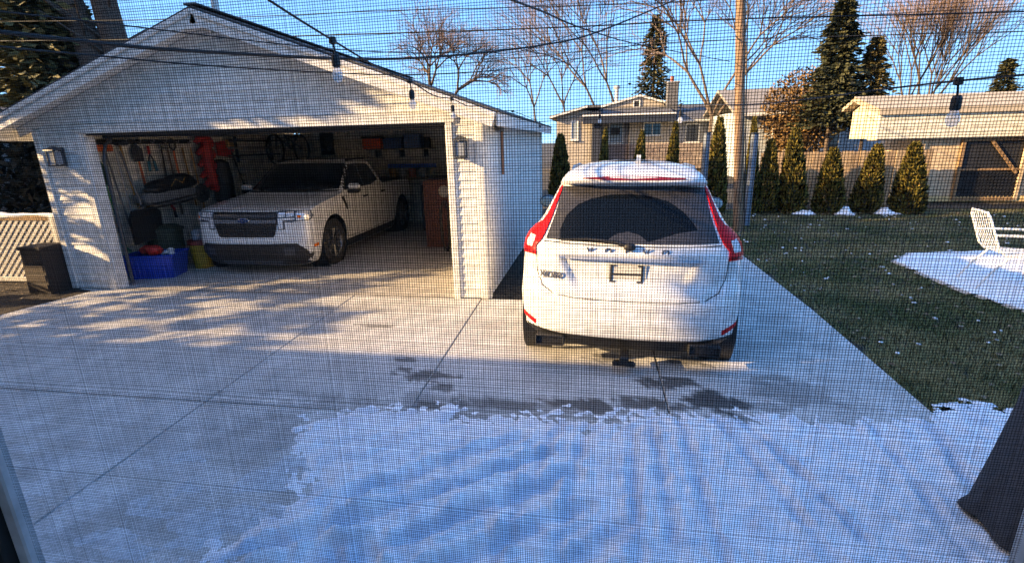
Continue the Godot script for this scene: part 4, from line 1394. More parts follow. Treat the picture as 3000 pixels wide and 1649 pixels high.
# a vehicle body made of level outlines: half-width, detailed end, far end and corner depth for each height
class Shell:
	var W := []
	var ZR := []
	var ZF := []
	var D := []
	var n := 3.0
	var far_d := 0.5
	var arches := []
	var bump: Callable

	func tab(t: Array, x: float) -> float:
		if x <= t[0][0]:
			return t[0][1]
		for i in range(1, t.size()):
			if x <= t[i][0]:
				return lerpf(t[i - 1][1], t[i][1], (x - t[i - 1][0]) / (t[i][0] - t[i - 1][0]))
		return t[-1][1]

	func rear(x: float, y: float) -> Vector3:
		var w := tab(W, y)
		var a: float = min(abs(x) / w, 0.9995)
		var z := tab(ZR, y) - tab(D, y) * (1.0 - pow(1.0 - pow(a, n), 1.0 / n))
		if bump.is_valid():
			z += bump.call(x, y)
		return Vector3(a * w * (1.0 if x >= 0 else -1.0), y, z)

	func side(z: float, y: float, s := 1.0) -> Vector3:
		var w := tab(W, y)
		var d := tab(D, y)
		var k: float = clamp((d - (tab(ZR, y) - z)) / d, 0.0, 0.999)
		var k2: float = clamp((far_d - (z - tab(ZF, y))) / far_d, 0.0, 0.999)
		return Vector3(s * w * pow(1.0 - pow(max(k, k2), n), 1.0 / n), y, z)

	func body(levels: Array, ns := 60) -> MB:
		var cols := []          # [kind, value]
		var f := 0.0
		while f < 0.85:
			cols.append([0, f]); f += 0.033
		var t0 := asin(pow(f, n / 2.0))
		for i in 9:
			cols.append([0, pow(sin(lerpf(t0, PI / 2, i / 8.0)), 2.0 / n)])
		for i in range(1, ns):
			cols.append([1, float(i) / ns])
		for i in 9:
			cols.append([2, pow(sin(lerpf(PI / 2, 0.5, i / 8.0)), 2.0 / n)])
		cols.append([2, 0.3]); cols.append([2, 0.0])
		var nc := cols.size()
		var nl := levels.size()
		var P := []
		for j in nl:
			var y: float = levels[j]
			var w := tab(W, y)
			var zr := tab(ZR, y)
			var zf := tab(ZF, y)
			var d := tab(D, y)
			for c in cols:
				var q: Vector3
				if c[0] == 0:
					q = rear(c[1] * w, y)
					q.x = c[1] * w
				elif c[0] == 1:
					q = Vector3(w, y, lerpf(zr - d, zf + far_d, c[1]))
				else:
					q = Vector3(c[1] * w, y, zf + far_d * (1.0 - pow(max(0.0, 1.0 - pow(c[1], n)), 1.0 / n)))
				P.append(q)
		# pull the vertices next to a wheel arch onto it, then leave out what lies inside
		var inside := {}
		for i in P.size():
			if cols[i % nc][0] == 1:
				for a in arches:
					var v := Vector2(P[i].z - a[0], P[i].y - a[1])
					if abs(v.length() - a[2]) < 0.04:
						v = v.normalized() * a[2]
						P[i] = Vector3(P[i].x, a[1] + v.y, a[0] + v.x)
					elif v.length() < a[2]:
						inside[i] = true
		var N := []
		N.resize(P.size()); N.fill(Vector3.ZERO)
		var faces := []
		for j in nl - 1:
			for k in nc - 1:
				var q := [j * nc + k, (j + 1) * nc + k, (j + 1) * nc + k + 1, j * nc + k + 1]
				var cut := false
				for e in q:
					cut = cut or inside.has(e)
				if cols[k][0] == 1 and not cut:
					var m: Vector3 = (P[q[0]] + P[q[1]] + P[q[2]] + P[q[3]]) / 4.0
					for a in arches:
						cut = cut or Vector2(m.z - a[0], m.y - a[1]).length() < a[2] - 0.003
				if cut:
					continue
				var fn: Vector3 = (P[q[2]] - P[q[0]]).cross(P[q[1]] - P[q[3]])
				for e in q:
					N[e] += fn
				faces.append(q)
		for i in N.size():
			N[i] = N[i].normalized() if N[i].length() > 0 else Vector3.UP
			if cols[i % nc][0] != 1 and (i % nc == 0 or i % nc == nc - 1):
				N[i].x = 0.0
				N[i] = N[i].normalized()
		var b := MB.new()
		var fl := Vector3(-1, 1, 1)
		for q in faces:
			b.quadn(P[q[0]], P[q[3]], P[q[2]], P[q[1]], N[q[0]], N[q[3]], N[q[2]], N[q[1]])
			b.quadn(P[q[0]] * fl, P[q[1]] * fl, P[q[2]] * fl, P[q[3]] * fl, N[q[0]] * fl, N[q[1]] * fl, N[q[2]] * fl, N[q[3]] * fl)
		for k in nc - 1:
			var o := (nl - 1) * nc
			b.quadn(P[o + k] * fl, P[o + k + 1] * fl, P[o + k + 1], P[o + k], Vector3.UP, Vector3.UP, Vector3.UP, Vector3.UP)
			b.quad(P[k], P[k + 1], P[k + 1] * fl, P[k] * fl)
		return b

	# a piece that lies on the surface: poly in the parameters of f, raised by `off`
	func patch(f: Callable, poly: PackedVector2Array, off: float, cell := 0.035, out := Vector3.ZERO) -> MB:
		var b := MB.new()
		var at := func(q: Vector2, o: float) -> Array:
			var p: Vector3 = f.call(q.x, q.y)
			var u: Vector3 = f.call(q.x + 0.004, q.y) - f.call(q.x - 0.004, q.y)
			var v: Vector3 = f.call(q.x, q.y + 0.004) - f.call(q.x, q.y - 0.004)
			var nn := u.cross(v).normalized()
			if nn.dot(out) < 0:
				nn = -nn
			return [p + nn * o, nn]
		var lo := poly[0]
		var hi := poly[0]
		for q in poly:
			lo = lo.min(q); hi = hi.max(q)
		var x := lo.x
		while x < hi.x:
			var y := lo.y
			while y < hi.y:
				for part in Geometry2D.intersect_polygons(poly, PackedVector2Array([Vector2(x, y), Vector2(x + cell, y), Vector2(x + cell, y + cell), Vector2(x, y + cell)])):
					var ix := Geometry2D.triangulate_polygon(part)
					for i in range(0, ix.size(), 3):
						var a: Array = at.call(part[ix[i]], off)
						var c: Array = at.call(part[ix[i + 1]], off)
						var d: Array = at.call(part[ix[i + 2]], off)
						if (c[0] - a[0]).cross(d[0] - a[0]).dot(a[1]) > 0:
							b.tri(a[0], c[0], d[0], a[1], c[1], d[1])
						else:
							b.tri(a[0], d[0], c[0], a[1], d[1], c[1])
				y += cell
			x += cell
		for i in poly.size():
			var a := poly[i]
			var e := poly[(i + 1) % poly.size()]
			var k: int = max(1, int(a.distance_to(e) / cell))
			for j in k:
				var p0: Array = at.call(a.lerp(e, float(j) / k), off)
				var p1: Array = at.call(a.lerp(e, float(j + 1) / k), off)
				b.quad(p0[0], p1[0], p1[0] - p1[1] * (off + 0.004), p0[0] - p0[1] * (off + 0.004))
		return b

	func line(f: Callable, pts: Array, width: float, off: float, out: Vector3) -> MB:
		var b := MB.new()
		for i in pts.size() - 1:
			var a := Vector2(pts[i][0], pts[i][1])
			var e := Vector2(pts[i + 1][0], pts[i + 1][1])
			var nn := (e - a).orthogonal().normalized() * width / 2
			var t := (e - a).normalized() * width * 0.4
			var s := patch(f, PackedVector2Array([a - t + nn, e + t + nn, e + t - nn, a - t - nn]), off + 0.0001 * i, 0.05, out)
			b.v.append_array(s.v); b.n.append_array(s.n)
		return b


func pv(a: Array) -> PackedVector2Array:
	var p := PackedVector2Array()
	for q in a:
		p.append(Vector2(q[0], q[1]))
	return p


func flipx(a: Array) -> Array:
	var p := []
	for q in a:
		p.append([-q[0], q[1]])
	return p


func steps(a: float, b: float, d: float) -> Array:
	var r := []
	var k := int(ceil((b - a) / d))
	for i in k:
		r.append(lerpf(a, b, float(i) / k))
	return r


func wheel(parent: Node, at: Vector3, radius: float, width: float, s: float, spokes: int) -> void:
	var o := Node3D.new()
	o.name = "wheel"
	parent.add_child(o, true)
	o.position = at
	var turn := Basis(Vector3(0, 0, 1), -s * PI / 2)     # the lathe's axis points outwards
	var t := MB.new()
	var h := width / 2
	var prof := [Vector2(radius * 0.66, -h * 0.9), Vector2(radius * 0.9, -h), Vector2(radius * 0.975, -h * 0.9)]
	for k in 5:
		var c := lerpf(-0.72, 0.72, k / 4.0) * h
		prof.append_array([Vector2(radius, c - 0.14 * h), Vector2(radius, c + 0.14 * h)])
		if k < 4:
			prof.append_array([Vector2(radius * 0.975, c + 0.15 * h), Vector2(radius * 0.975, c + 0.21 * h)])
	prof.append_array([Vector2(radius * 0.975, h * 0.9), Vector2(radius * 0.9, h), Vector2(radius * 0.7, h * 0.96), Vector2(radius * 0.66, h * 0.85)])
	t.lathe(prof, Vector3.ZERO, 48, turn)
	put("tyre", t, M.rubber, o)
	var r := MB.new()
	r.lathe([Vector2(radius * 0.67, h * 0.85), Vector2(radius * 0.64, h * 0.9), Vector2(radius * 0.60, h * 0.7), Vector2(radius * 0.56, -h * 0.3), Vector2(0.0, -h * 0.3)], Vector3.ZERO, 40, turn)
	r.lathe([Vector2(radius * 0.16, h * 0.4), Vector2(radius * 0.15, h * 0.75), Vector2(radius * 0.1, h * 0.8), Vector2(0.0, h * 0.8)], Vector3.ZERO, 20, turn)
	for k in spokes:
		var a := TAU * k / spokes
		for e in [-0.12, 0.12]:
			r.bar(turn * Vector3(cos(a) * radius * 0.12, h * 0.62, sin(a) * radius * 0.12), turn * Vector3(cos(a + e) * radius * 0.61, h * 0.74, sin(a + e) * radius * 0.61), radius * 0.055, radius * 0.09, 0.006)
	put("rim", r, M.alloy, o)


func letters(text: String, size: float, m: Material, parent: Node, at: Vector3, tilt := 0.0, wide := 1.0, depth := 0.008, yaw := 0.0) -> void:
	var t := TextMesh.new()
	t.text = text
	t.font_size = 32
	t.pixel_size = size / 23.0
	t.depth = depth
	var f := SystemFont.new()
	f.font_names = PackedStringArray(["Droid Sans"])
	f.font_weight = 700
	t.font = f
	var o := put("lettering", t, m, parent, at)
	o.rotation = Vector3(tilt, yaw, 0)
	o.scale.x = wide


func build_volvo() -> void:
	var car := thing("parked_car", "white sport utility car seen from behind, parked on the driveway", "car", Vector3(0.275, gh(0, -4.4) - 0.005, -4.0))
	car.rotation = Vector3(-0.02, -0.055, -0.014)
	car.scale = Vector3(1.03, 1, 1)
	var s := Shell.new()
	s.W = [[0.15, 0.72], [0.22, 0.80], [0.32, 0.885], [0.42, 0.905], [0.6, 0.918], [0.85, 0.914], [1.0, 0.905], [1.08, 0.888], [1.14, 0.85], [1.20, 0.795], [1.26, 0.752], [1.35, 0.705], [1.5, 0.638], [1.58, 0.60], [1.64, 0.555], [1.69, 0.47], [1.715, 0.37], [1.735, 0.15]]
	s.ZR = [[0.15, -0.16], [0.22, -0.10], [0.3, -0.03], [0.45, 0.0], [0.6, -0.004], [0.69, -0.03], [0.745, -0.065], [0.8, -0.078], [1.0, -0.095], [1.06, -0.115], [1.09, -0.135], [1.3, -0.29], [1.5, -0.45], [1.53, -0.475], [1.548, -0.37], [1.575, -0.335], [1.61, -0.35], [1.66, -0.45], [1.70, -0.65], [1.72, -0.9], [1.735, -1.3]]
	s.ZF = [[0.15, -4.35], [0.5, -4.5], [0.8, -4.46], [0.93, -4.3], [1.0, -3.9], [1.06, -3.45], [1.12, -3.3], [1.5, -2.65], [1.65, -2.3], [1.71, -1.95], [1.735, -1.6]]
	s.D = [[0.15, 0.3], [0.4, 0.42], [1.1, 0.42], [1.3, 0.30], [1.735, 0.25]]
	s.n = 2.9
	s.arches = [[-0.66, 0.36, 0.43], [-3.45, 0.36, 0.43]]
	s.bump = func(x: float, y: float) -> float:
		var e := lerpf(0.42, 0.585, clamp((y - 0.66) / 0.31, 0.0, 1.0))
		var t := smoothstep(0.0, 0.06, e - absf(x)) * smoothstep(0.64, 0.78, y) * (1.0 - smoothstep(0.95, 0.975, y))
		var d := seg_dist(Vector2(absf(x), y), Vector2(0.80, 0.84), Vector2(0.62, 0.655))
		return -0.024 * exp(-pow(d / 0.035, 2.0)) - 0.042 * t + 0.012 * exp(-pow((y - 0.985) / 0.025, 2.0)) * (1.0 if absf(x) < 0.6 else 0.0)
	var lv := steps(0.265, 1.1, 0.022) + steps(1.1, 1.53, 0.03) + [1.53, 1.536, 1.542, 1.548, 1.556, 1.565, 1.575, 1.59] + steps(1.61, 1.735, 0.015) + [1.735]
	put("body", s.body(lv), M.paint, car)
	var back := Vector3(0, 0.2, 1)
	var f := s.rear
	var glass := pv([[-0.585, 1.515], [-0.3, 1.528], [0.3, 1.528], [0.585, 1.515], [0.625, 1.30], [0.685, 1.095], [0.2, 1.082], [-0.2, 1.082], [-0.685, 1.095], [-0.625, 1.30]])
	put("rear_window", s.patch(f, glass, 0.004, 0.05, back), M.rear_glass, car)
	var wiped := pv([[-0.56, 1.07], [-0.57, 1.17], [-0.53, 1.28], [-0.44, 1.37], [-0.33, 1.42], [-0.18, 1.455], [0.0, 1.462], [0.16, 1.445], [0.3, 1.405], [0.41, 1.33], [0.49, 1.24], [0.52, 1.19], [0.36, 1.165], [0.2, 1.115], [0.14, 1.10], [0.07, 1.15], [-0.02, 1.172], [-0.1, 1.155], [-0.16, 1.12], [-0.19, 1.07]])
	for p in Geometry2D.clip_polygons(glass, wiped):
		put("dust_film", s.patch(f, p, 0.0062, 0.05, back), M.dust, car)
	put("defroster_label", s.patch(f, pv([[-0.55, 1.485], [-0.44, 1.49], [-0.44, 1.478], [-0.55, 1.473]]), 0.0075, 0.05, back), M.dust, car)
	# wiper
	var wp := MB.new()
	var w0: Vector3 = s.rear(0.0, 1.065) + Vector3(0, 0, 0.03)
	wp.tube([w0, s.rear(-0.12, 1.10) + Vector3(0, 0, 0.035), s.rear(-0.34, 1.105) + Vector3(0, 0.01, 0.03), s.rear(-0.58, 1.10) + Vector3(0, 0, 0.025)], [0.02, 0.016, 0.012, 0.006], 6)
	wp.ball(w0, Vector3(0.05, 0.035, 0.03), 10)
	put("wiper", wp, M.black, car)
	# high brake light
	put("brake_light", s.patch(f, pv([[-0.40, 1.601], [-0.2, 1.613], [0.0, 1.617], [0.2, 1.613], [0.41, 1.601], [0.42, 1.592], [0.2, 1.583], [0.0, 1.583], [-0.2, 1.583], [-0.41, 1.592]]), 0.004, 0.04, back), M.dark_red, car)
	# tail lights climbing the pillars
	var lamp := [[-0.598, 1.53], [-0.648, 1.40], [-0.690, 1.29], [-0.735, 1.222], [-0.80, 1.182], [-0.865, 1.115], [-0.899, 1.02], [-0.906, 0.955], [-0.765, 0.955], [-0.768, 1.03], [-0.725, 1.08], [-0.70, 1.13], [-0.655, 1.26], [-0.588, 1.50]]
	var inner := [[-0.825, 1.11], [-0.775, 1.10], [-0.79, 1.04], [-0.80, 1.015], [-0.855, 1.015], [-0.85, 1.06]]
	for side in [1, -1]:
		var l := lamp if side > 0 else flipx(lamp)
		var o := put("tail_light", s.patch(f, pv(l), 0.012, 0.025, back), M.red, car)
		put("clear_lens", s.patch(f, pv(inner if side > 0 else flipx(inner)), 0.016, 0.025, back), M.lamp_white, o)
		var strip := [[-0.9, 0.985], [-0.78, 0.985], [-0.78, 0.965], [-0.905, 0.965]]
		put("lower_lens", s.patch(f, pv(strip if side > 0 else flipx(strip)), 0.0155, 0.025, back), M.dark_red, o)
		var refl := [[-0.87, 0.44], [-0.75, 0.385], [-0.755, 0.345], [-0.865, 0.40]]
		put("reflector", s.patch(f, pv(refl if side > 0 else flipx(refl)), 0.006, 0.03, back), M.red, car)
	# tailgate joints and trim
	put("tailgate_joint", s.line(f, [[-0.765, 0.965], [-0.755, 0.80], [-0.70, 0.70], [-0.60, 0.645], [-0.4, 0.628], [0.0, 0.622], [0.4, 0.628], [0.60, 0.645], [0.70, 0.70], [0.755, 0.80], [0.765, 0.965]], 0.007, 0.001, back), M.seam, car)
	put("window_joint", s.line(f, [[-0.70, 1.075], [-0.2, 1.063], [0.2, 1.063], [0.70, 1.075]], 0.008, 0.001, back), M.seam, car)
	put("crease_shade_line", s.line(f, [[-0.8, 0.60], [-0.5, 0.555], [0.0, 0.548], [0.5, 0.555], [0.8, 0.60]], 0.003, 0.0008, back), mat(0.4, 0.39, 0.37, 0.5), car)  # grey strip drawn in as the crease's shade
	put("handle_trim", s.patch(f, pv([[-0.56, 0.968], [0.56, 0.968], [0.53, 0.942], [-0.53, 0.942]]), 0.022, 0.05, back), M.satin, car)
	for k in 5:
		letters("VOLVO"[k], 0.054, M.alloy, car, s.rear(-0.31 + 0.147 * k, 1.022) + Vector3(0, 0, 0.004), 0.12, 1.25, 0.008, 0.25 * (-0.31 + 0.147 * k))
	letters("XC60", 0.056, M.alloy, car, s.rear(-0.625, 0.80) + Vector3(-0.004, 0, 0.012), 0.0, 1.1, 0.008, -0.30)
	# plate bracket
	var pl := Node3D.new()
	pl.name = "licence_plate"
	car.add_child(pl)
	pl.position = s.rear(-0.015, 0.835) + Vector3(0, 0, 0.004)
	pbox("plate", Vector3(0, 0, 0), Vector3(0.31, 0.155, 0.006), mat(0.66, 0.63, 0.55, 0.5, "grime", 4.0), pl, 0.002)
	for sx in [-1, 1]:
		pbox("bracket", Vector3(sx * 0.122, 0.0, 0.006), Vector3(0.017, 0.15, 0.01), M.dark, pl, 0.003)
		pbox("bracket", Vector3(sx * 0.108, -0.07, 0.007), Vector3(0.05, 0.018, 0.012), M.dark_metal, pl, 0.003)
		pbox("bracket", Vector3(sx * 0.108, 0.068, 0.007), Vector3(0.045, 0.012, 0.011), M.dark, pl, 0.003)
	pbox("bracket", Vector3(0, -0.005, 0.006), Vector3(0.225, 0.013, 0.01), M.dark, pl, 0.003)
	# lower bumper in black, exhausts, tow hitch
	put("lower_valance", s.patch(f, pv([[-0.84, 0.335], [-0.55, 0.295], [0.0, 0.283], [0.55, 0.295], [0.84, 0.335], [0.78, 0.275], [0.70, 0.165], [-0.70, 0.165], [-0.78, 0.275]]), 0.006, 0.05, back), M.black, car)
	for sx in [-1, 1]:
		var e := Node3D.new()
		e.name = "exhaust"
		car.add_child(e, true)
		e.position = Vector3(sx * 0.62, 0.232, -0.10)
		for yy in [-0.04, 0.04]:
			pbox("rim", Vector3(0, yy, 0.03), Vector3(0.23, 0.009, 0.1), M.dark, e, 0.003)
		for xx in [-0.115, 0.115]:
			pbox("rim", Vector3(xx, 0, 0.03), Vector3(0.009, 0.08, 0.1), M.dark, e, 0.003)
		pbox("bore", Vector3(0, 0, 0.02), Vector3(0.22, 0.08, 0.08), M.black, e)
		wheel(car, Vector3(sx * 0.785, 0.35, -0.66), 0.352, 0.235, sx, 5)
		wheel(car, Vector3(sx * 0.785, 0.35, -3.45), 0.352, 0.235, sx, 5)
		# arch liner
		var al := MB.new()
		al.lathe([Vector2(0.43, -0.12), Vector2(0.43, 0.13)], Vector3(sx * 0.76, 0.36, -0.66), 32, Basis(Vector3(0, 0, 1), -sx * PI / 2))
		put("arch_liner", al, M.black, car)
		# mirror
		var m := MB.new()
		m.ball(Vector3(sx * 1.02, 1.17, -2.75), Vector3(0.12, 0.085, 0.07), 12)
		m.bar(Vector3(sx * 0.82, 1.12, -2.75), Vector3(sx * 0.98, 1.15, -2.75), 0.05, 0.04)
		var mo := put("mirror", m, M.dark_metal, car)
		var mg := MB.new()
		mg.ball(Vector3(sx * 1.02, 1.17, -2.69), Vector3(0.1, 0.068, 0.018), 12)
		put("mirror_glass", mg, mat(0.25, 0.33, 0.34, 0.05), mo)
		var side_f := func(z: float, y: float) -> Vector3: return s.side(z, y, sx)
		put("side_window", s.patch(side_f, pv([[-1.0, 1.20], [-0.95, 1.36], [-1.15, 1.52], [-2.2, 1.56], [-2.75, 1.3], [-2.9, 1.18]]), 0.004, 0.06, Vector3(sx, 0.2, 0)), M.glass, car)
		var rl := MB.new()
		rl.tube([Vector3(sx * 0.535, 1.645, -0.85), Vector3(sx * 0.54, 1.675, -1.0), Vector3(sx * 0.54, 1.68, -1.7), Vector3(sx * 0.54, 1.655, -2.1)], 0.016, 6)
		put("roof_rail", rl, M.steel, car)
	var ht := MB.new()
	ht.box(Vector3(0, 0.13, -0.03), Vector3(0.075, 0.075, 0.2), 0.01)
	ht.box(Vector3(0, 0.10, 0.02), Vector3(0.17, 0.02, 0.05), 0.005)
	ht.tube([Vector3(-0.085, 0.105, 0.03), Vector3(-0.085, 0.085, 0.045), Vector3(0.085, 0.085, 0.045), Vector3(0.085, 0.105, 0.03)], 0.01, 6)
	put("tow_hitch", ht, M.black, car)
	var fin := MB.new()
	fin.slab(pv([[0.0, 0.0], [0.02, 0.075], [-0.03, 0.07], [-0.2, 0.0]]), Vector3(0.05, 1.715, -0.85), Basis(Vector3(0, 0, 1), Vector3.UP, Vector3(-1, 0, 0)), 0.035)
	put("antenna_fin", fin, M.paint, car)


func build_truck() -> void:
	var t := thing("pickup_truck", "white pickup truck standing nose out inside the open garage", "pickup truck", Vector3(-5.03, 0.006, -6.56))
	t.rotation.y = 0.02
	var s := Shell.new()
	s.W = [[0.15, 0.78], [0.25, 0.85], [0.4, 0.895], [0.6, 0.915], [0.9, 0.915], [0.98, 0.905], [1.06, 0.89], [1.12, 0.875], [1.18, 0.835], [1.3, 0.795], [1.45, 0.75], [1.55, 0.715], [1.595, 0.665], [1.625, 0.56], [1.64, 0.3]]
	s.ZR = [[0.15, -0.12], [0.22, -0.05], [0.35, 0.0], [0.5, 0.012], [0.6, 0.0], [0.9, -0.02], [0.945, -0.04], [0.975, -0.10], [1.005, -0.26], [1.04, -0.55], [1.075, -0.9], [1.10, -1.13], [1.125, -1.28], [1.2, -1.39], [1.57, -1.92], [1.6, -1.99], [1.625, -2.2], [1.64, -2.45]]
	s.ZF = [[0.15, -4.5], [0.3, -4.75], [1.115, -4.78], [1.122, -3.30], [1.3, -3.22], [1.55, -3.02], [1.6, -2.95], [1.64, -2.75]]
	s.D = [[0.15, 0.30], [0.95, 0.34], [1.1, 0.22], [1.64, 0.20]]
	s.far_d = 0.15
	s.n = 2.8
	s.arches = [[-0.93, 0.38, 0.43], [-4.1, 0.38, 0.43]]
	s.bump = func(x: float, y: float) -> float:
		var hood := 0.0
		if y > 0.97 and y < 1.12:
			hood = 0.10 * (smoothstep(0.50, 0.62, absf(x)) - smoothstep(0.66, 0.80, absf(x)))
		return hood
	var lv := steps(0.15, 0.95, 0.028) + steps(0.95, 1.115, 0.0085) + [1.115, 1.122] + steps(1.13, 1.6, 0.03) + steps(1.6, 1.64, 0.01) + [1.64]
	put("body", s.body(lv, 84), M.paint, t)
	var f := s.rear
	var out := Vector3(0, 0.15, 1)
	# grille
	var g := put("grille", s.patch(f, pv([[-0.50, 0.955], [0.50, 0.955], [0.50, 0.80], [0.455, 0.64], [0.42, 0.595], [-0.42, 0.595], [-0.455, 0.64], [-0.50, 0.80]]), 0.008, 0.05, out), M.black, t)
	for k in 2:
		var yy: float = [0.90, 0.825][k]
		put("grille_bar", s.patch(f, pv([[-0.49, yy + 0.028], [0.49, yy + 0.028], [0.49, yy - 0.024], [-0.49, yy - 0.024]]), 0.02, 0.06, out), [mat(0.05, 0.055, 0.065, 0.3), mat(0.16, 0.165, 0.18, 0.25)][k], g)
	for k in 5:
		var yy := 0.77 - 0.034 * k
		put("grille_slat", s.patch(f, pv([[-0.42, yy], [0.42, yy], [0.42, yy - 0.013], [-0.42, yy - 0.013]]), 0.013, 0.08, out), M.dark, g)
	# emblem
	var em := Node3D.new()
	em.name = "emblem"
	t.add_child(em)
	em.position = s.rear(0, 0.845) + Vector3(0, 0, 0.026)
	var ov := MB.new()
	ov.lathe([Vector2(0.0, 0.012), Vector2(0.088, 0.011), Vector2(0.098, 0.0), Vector2(0.09, -0.006)], Vector3.ZERO, 32, Basis(Vector3(1, 0, 0), PI / 2))
	var r := put("ring", ov, M.chrome, em)
	r.scale = Vector3(1, 0.42, 1)
	ov = MB.new()
	ov.lathe([Vector2(0.0, 0.016), Vector2(0.08, 0.014), Vector2(0.086, 0.008)], Vector3.ZERO, 32, Basis(Vector3(1, 0, 0), PI / 2))
	r = put("field", ov, M.blue_oval, em)
	r.scale = Vector3(1, 0.40, 1)
	var sc := TextMesh.new()
	sc.text = "Ford"
	sc.font_size = 32
	sc.pixel_size = 0.0016
	sc.depth = 0.003
	var fo := SystemFont.new()
	fo.font_names = PackedStringArray(["Droid Serif"])
	fo.font_italic = true
	sc.font = fo
	put("lettering", sc, M.chrome, em, Vector3(0, 0, 0.017))
	# head lights with the bright bracket below
	for sx in [-1, 1]:
		var hl := [[0.505, 0.958], [0.72, 0.962], [0.90, 0.955], [0.914, 0.88], [0.905, 0.825], [0.70, 0.81], [0.605, 0.815], [0.60, 0.705], [0.505, 0.70], [0.503, 0.80]]
		var o := put("head_light", s.patch(f, pv(hl if sx > 0 else flipx(hl)), 0.008, 0.03, out), mat(0.10, 0.11, 0.13, 0.06), t)
		for lens in [["reflector_bowl", [[0.525, 0.945], [0.615, 0.947], [0.615, 0.885], [0.525, 0.88]]], ["reflector_bowl", [[0.635, 0.947], [0.73, 0.948], [0.73, 0.89], [0.635, 0.886]]], ["side_lens", [[0.76, 0.948], [0.895, 0.945], [0.905, 0.885], [0.90, 0.84], [0.76, 0.83]]], ["light_bracket", [[0.515, 0.865], [0.74, 0.872], [0.74, 0.845], [0.585, 0.84], [0.58, 0.72], [0.515, 0.715]]]]:
			put(lens[0], s.patch(f, pv(lens[1] if sx > 0 else flipx(lens[1])), 0.013, 0.03, out), M.head_lens, o)
		var am := [[0.775, 0.90], [0.815, 0.90], [0.815, 0.865], [0.775, 0.865]]
		put("amber_lens", s.patch(f, pv(am if sx > 0 else flipx(am)), 0.016, 0.03, out), M.amber, o)
		var fog := [[0.55, 0.44], [0.70, 0.44], [0.70, 0.33], [0.55, 0.33]]
		put("fog_light", s.patch(f, pv(fog if sx > 0 else flipx(fog)), 0.016, 0.04, out), M.dark_metal, t)
		var side_f := func(z: float, y: float) -> Vector3: return s.side(z, y, sx)
		var so := Vector3(sx, 0.2, 0)
		put("side_marker", s.patch(side_f, pv([[-0.26, 0.455], [-0.40, 0.45], [-0.40, 0.405], [-0.27, 0.41]]), 0.005, 0.03, so), M.amber, t)
		put("side_window", s.patch(side_f, pv([[-1.50, 1.155], [-1.56, 1.25], [-1.72, 1.42], [-1.90, 1.525], [-2.0, 1.545], [-2.28, 1.548], [-2.28, 1.14], [-1.52, 1.14]]), 0.004, 0.05, so), M.glass, t)
		put("side_window", s.patch(side_f, pv([[-2.34, 1.548], [-2.72, 1.535], [-2.82, 1.50], [-3.0, 1.24], [-2.98, 1.20], [-2.6, 1.14], [-2.34, 1.14]]), 0.004, 0.05, so), M.glass, t)
		put("window_post", s.patch(side_f, pv([[-2.28, 1.55], [-2.34, 1.55], [-2.34, 1.14], [-2.28, 1.14]]), 0.0035, 0.05, so), M.dark_metal, t)
		put("door_joint", s.line(side_f, [[-1.47, 1.13], [-1.47, 0.5], [-1.40, 0.36], [-2.4, 0.33], [-3.25, 0.36], [-3.25, 0.6], [-3.12, 1.12]], 0.008, 0.001, so), M.seam, t)
		put("door_joint", s.line(side_f, [[-2.32, 1.13], [-2.32, 0.34]], 0.008, 0.0015, so), M.seam, t)
		put("vent_trim", s.patch(side_f, pv([[-1.30, 1.04], [-1.38, 1.045], [-1.45, 0.83], [-1.41, 0.82]]), 0.008, 0.04, so), M.black, t)
		put("door_handle", s.patch(side_f, pv([[-2.12, 0.985], [-2.28, 0.985], [-2.28, 0.955], [-2.12, 0.955]]), 0.03, 0.05, so), M.black, t)
		put("door_handle", s.patch(side_f, pv([[-2.98, 0.995], [-3.12, 0.995], [-3.12, 0.965], [-2.98, 0.965]]), 0.03, 0.05, so), M.black, t)
		put("sill_trim", s.patch(side_f, pv([[-1.38, 0.31], [-3.66, 0.31], [-3.66, 0.17], [-1.38, 0.17]]), 0.006, 0.06, so), M.black, t)
		# mirror: black foot, white cap
		var m := MB.new()
		m.box(Vector3(sx * 0.96, 1.10, -1.62), Vector3(0.22, 0.05, 0.1), 0.02)
		m.box(Vector3(sx * 1.0, 1.125, -1.60), Vector3(0.2, 0.06, 0.1), 0.02)
		var mo := put("mirror", m, M.black, t)
		m = MB.new()
		m.box(Vector3(sx * 1.0, 1.19, -1.60), Vector3(0.205, 0.1, 0.11), 0.035)
		put("mirror_cap", m, M.paint, mo)
		for zz in [-0.93, -4.1]:
			wheel(t, Vector3(sx * 0.79, 0.365, zz), 0.368, 0.23, sx, 6)
			var al := MB.new()
			al.lathe([Vector2(0.432, -0.17), Vector2(0.432, 0.125)], Vector3(sx * 0.76, 0.38, zz), 36, Basis(Vector3(0, 0, 1), -sx * PI / 2))
			al.lathe([Vector2(0.0, -0.17), Vector2(0.432, -0.17)], Vector3(sx * 0.76, 0.38, zz), 36, Basis(Vector3(0, 0, 1), -sx * PI / 2))
			put("arch_liner", al, M.black, t)
	# black lower bumper
	var bp := put("lower_bumper", s.patch(f, pv([[-0.84, 0.40], [-0.74, 0.50], [0.74, 0.50], [0.84, 0.40], [0.87, 0.31], [0.80, 0.165], [-0.80, 0.165], [-0.87, 0.31]]), 0.01, 0.05, out), M.dark, t)
	for k in 3:
		var yy := 0.44 - 0.06 * k
		put("intake_slat", s.patch(f, pv([[-0.44, yy], [0.44, yy], [0.43, yy - 0.035], [-0.43, yy - 0.035]]), 0.0135, 0.06, out), M.black, bp)
	put("skid_plate", s.patch(f, pv([[-0.5, 0.245], [0.5, 0.245], [0.45, 0.18], [-0.45, 0.18]]), 0.016, 0.06, out), M.dark_metal, bp)
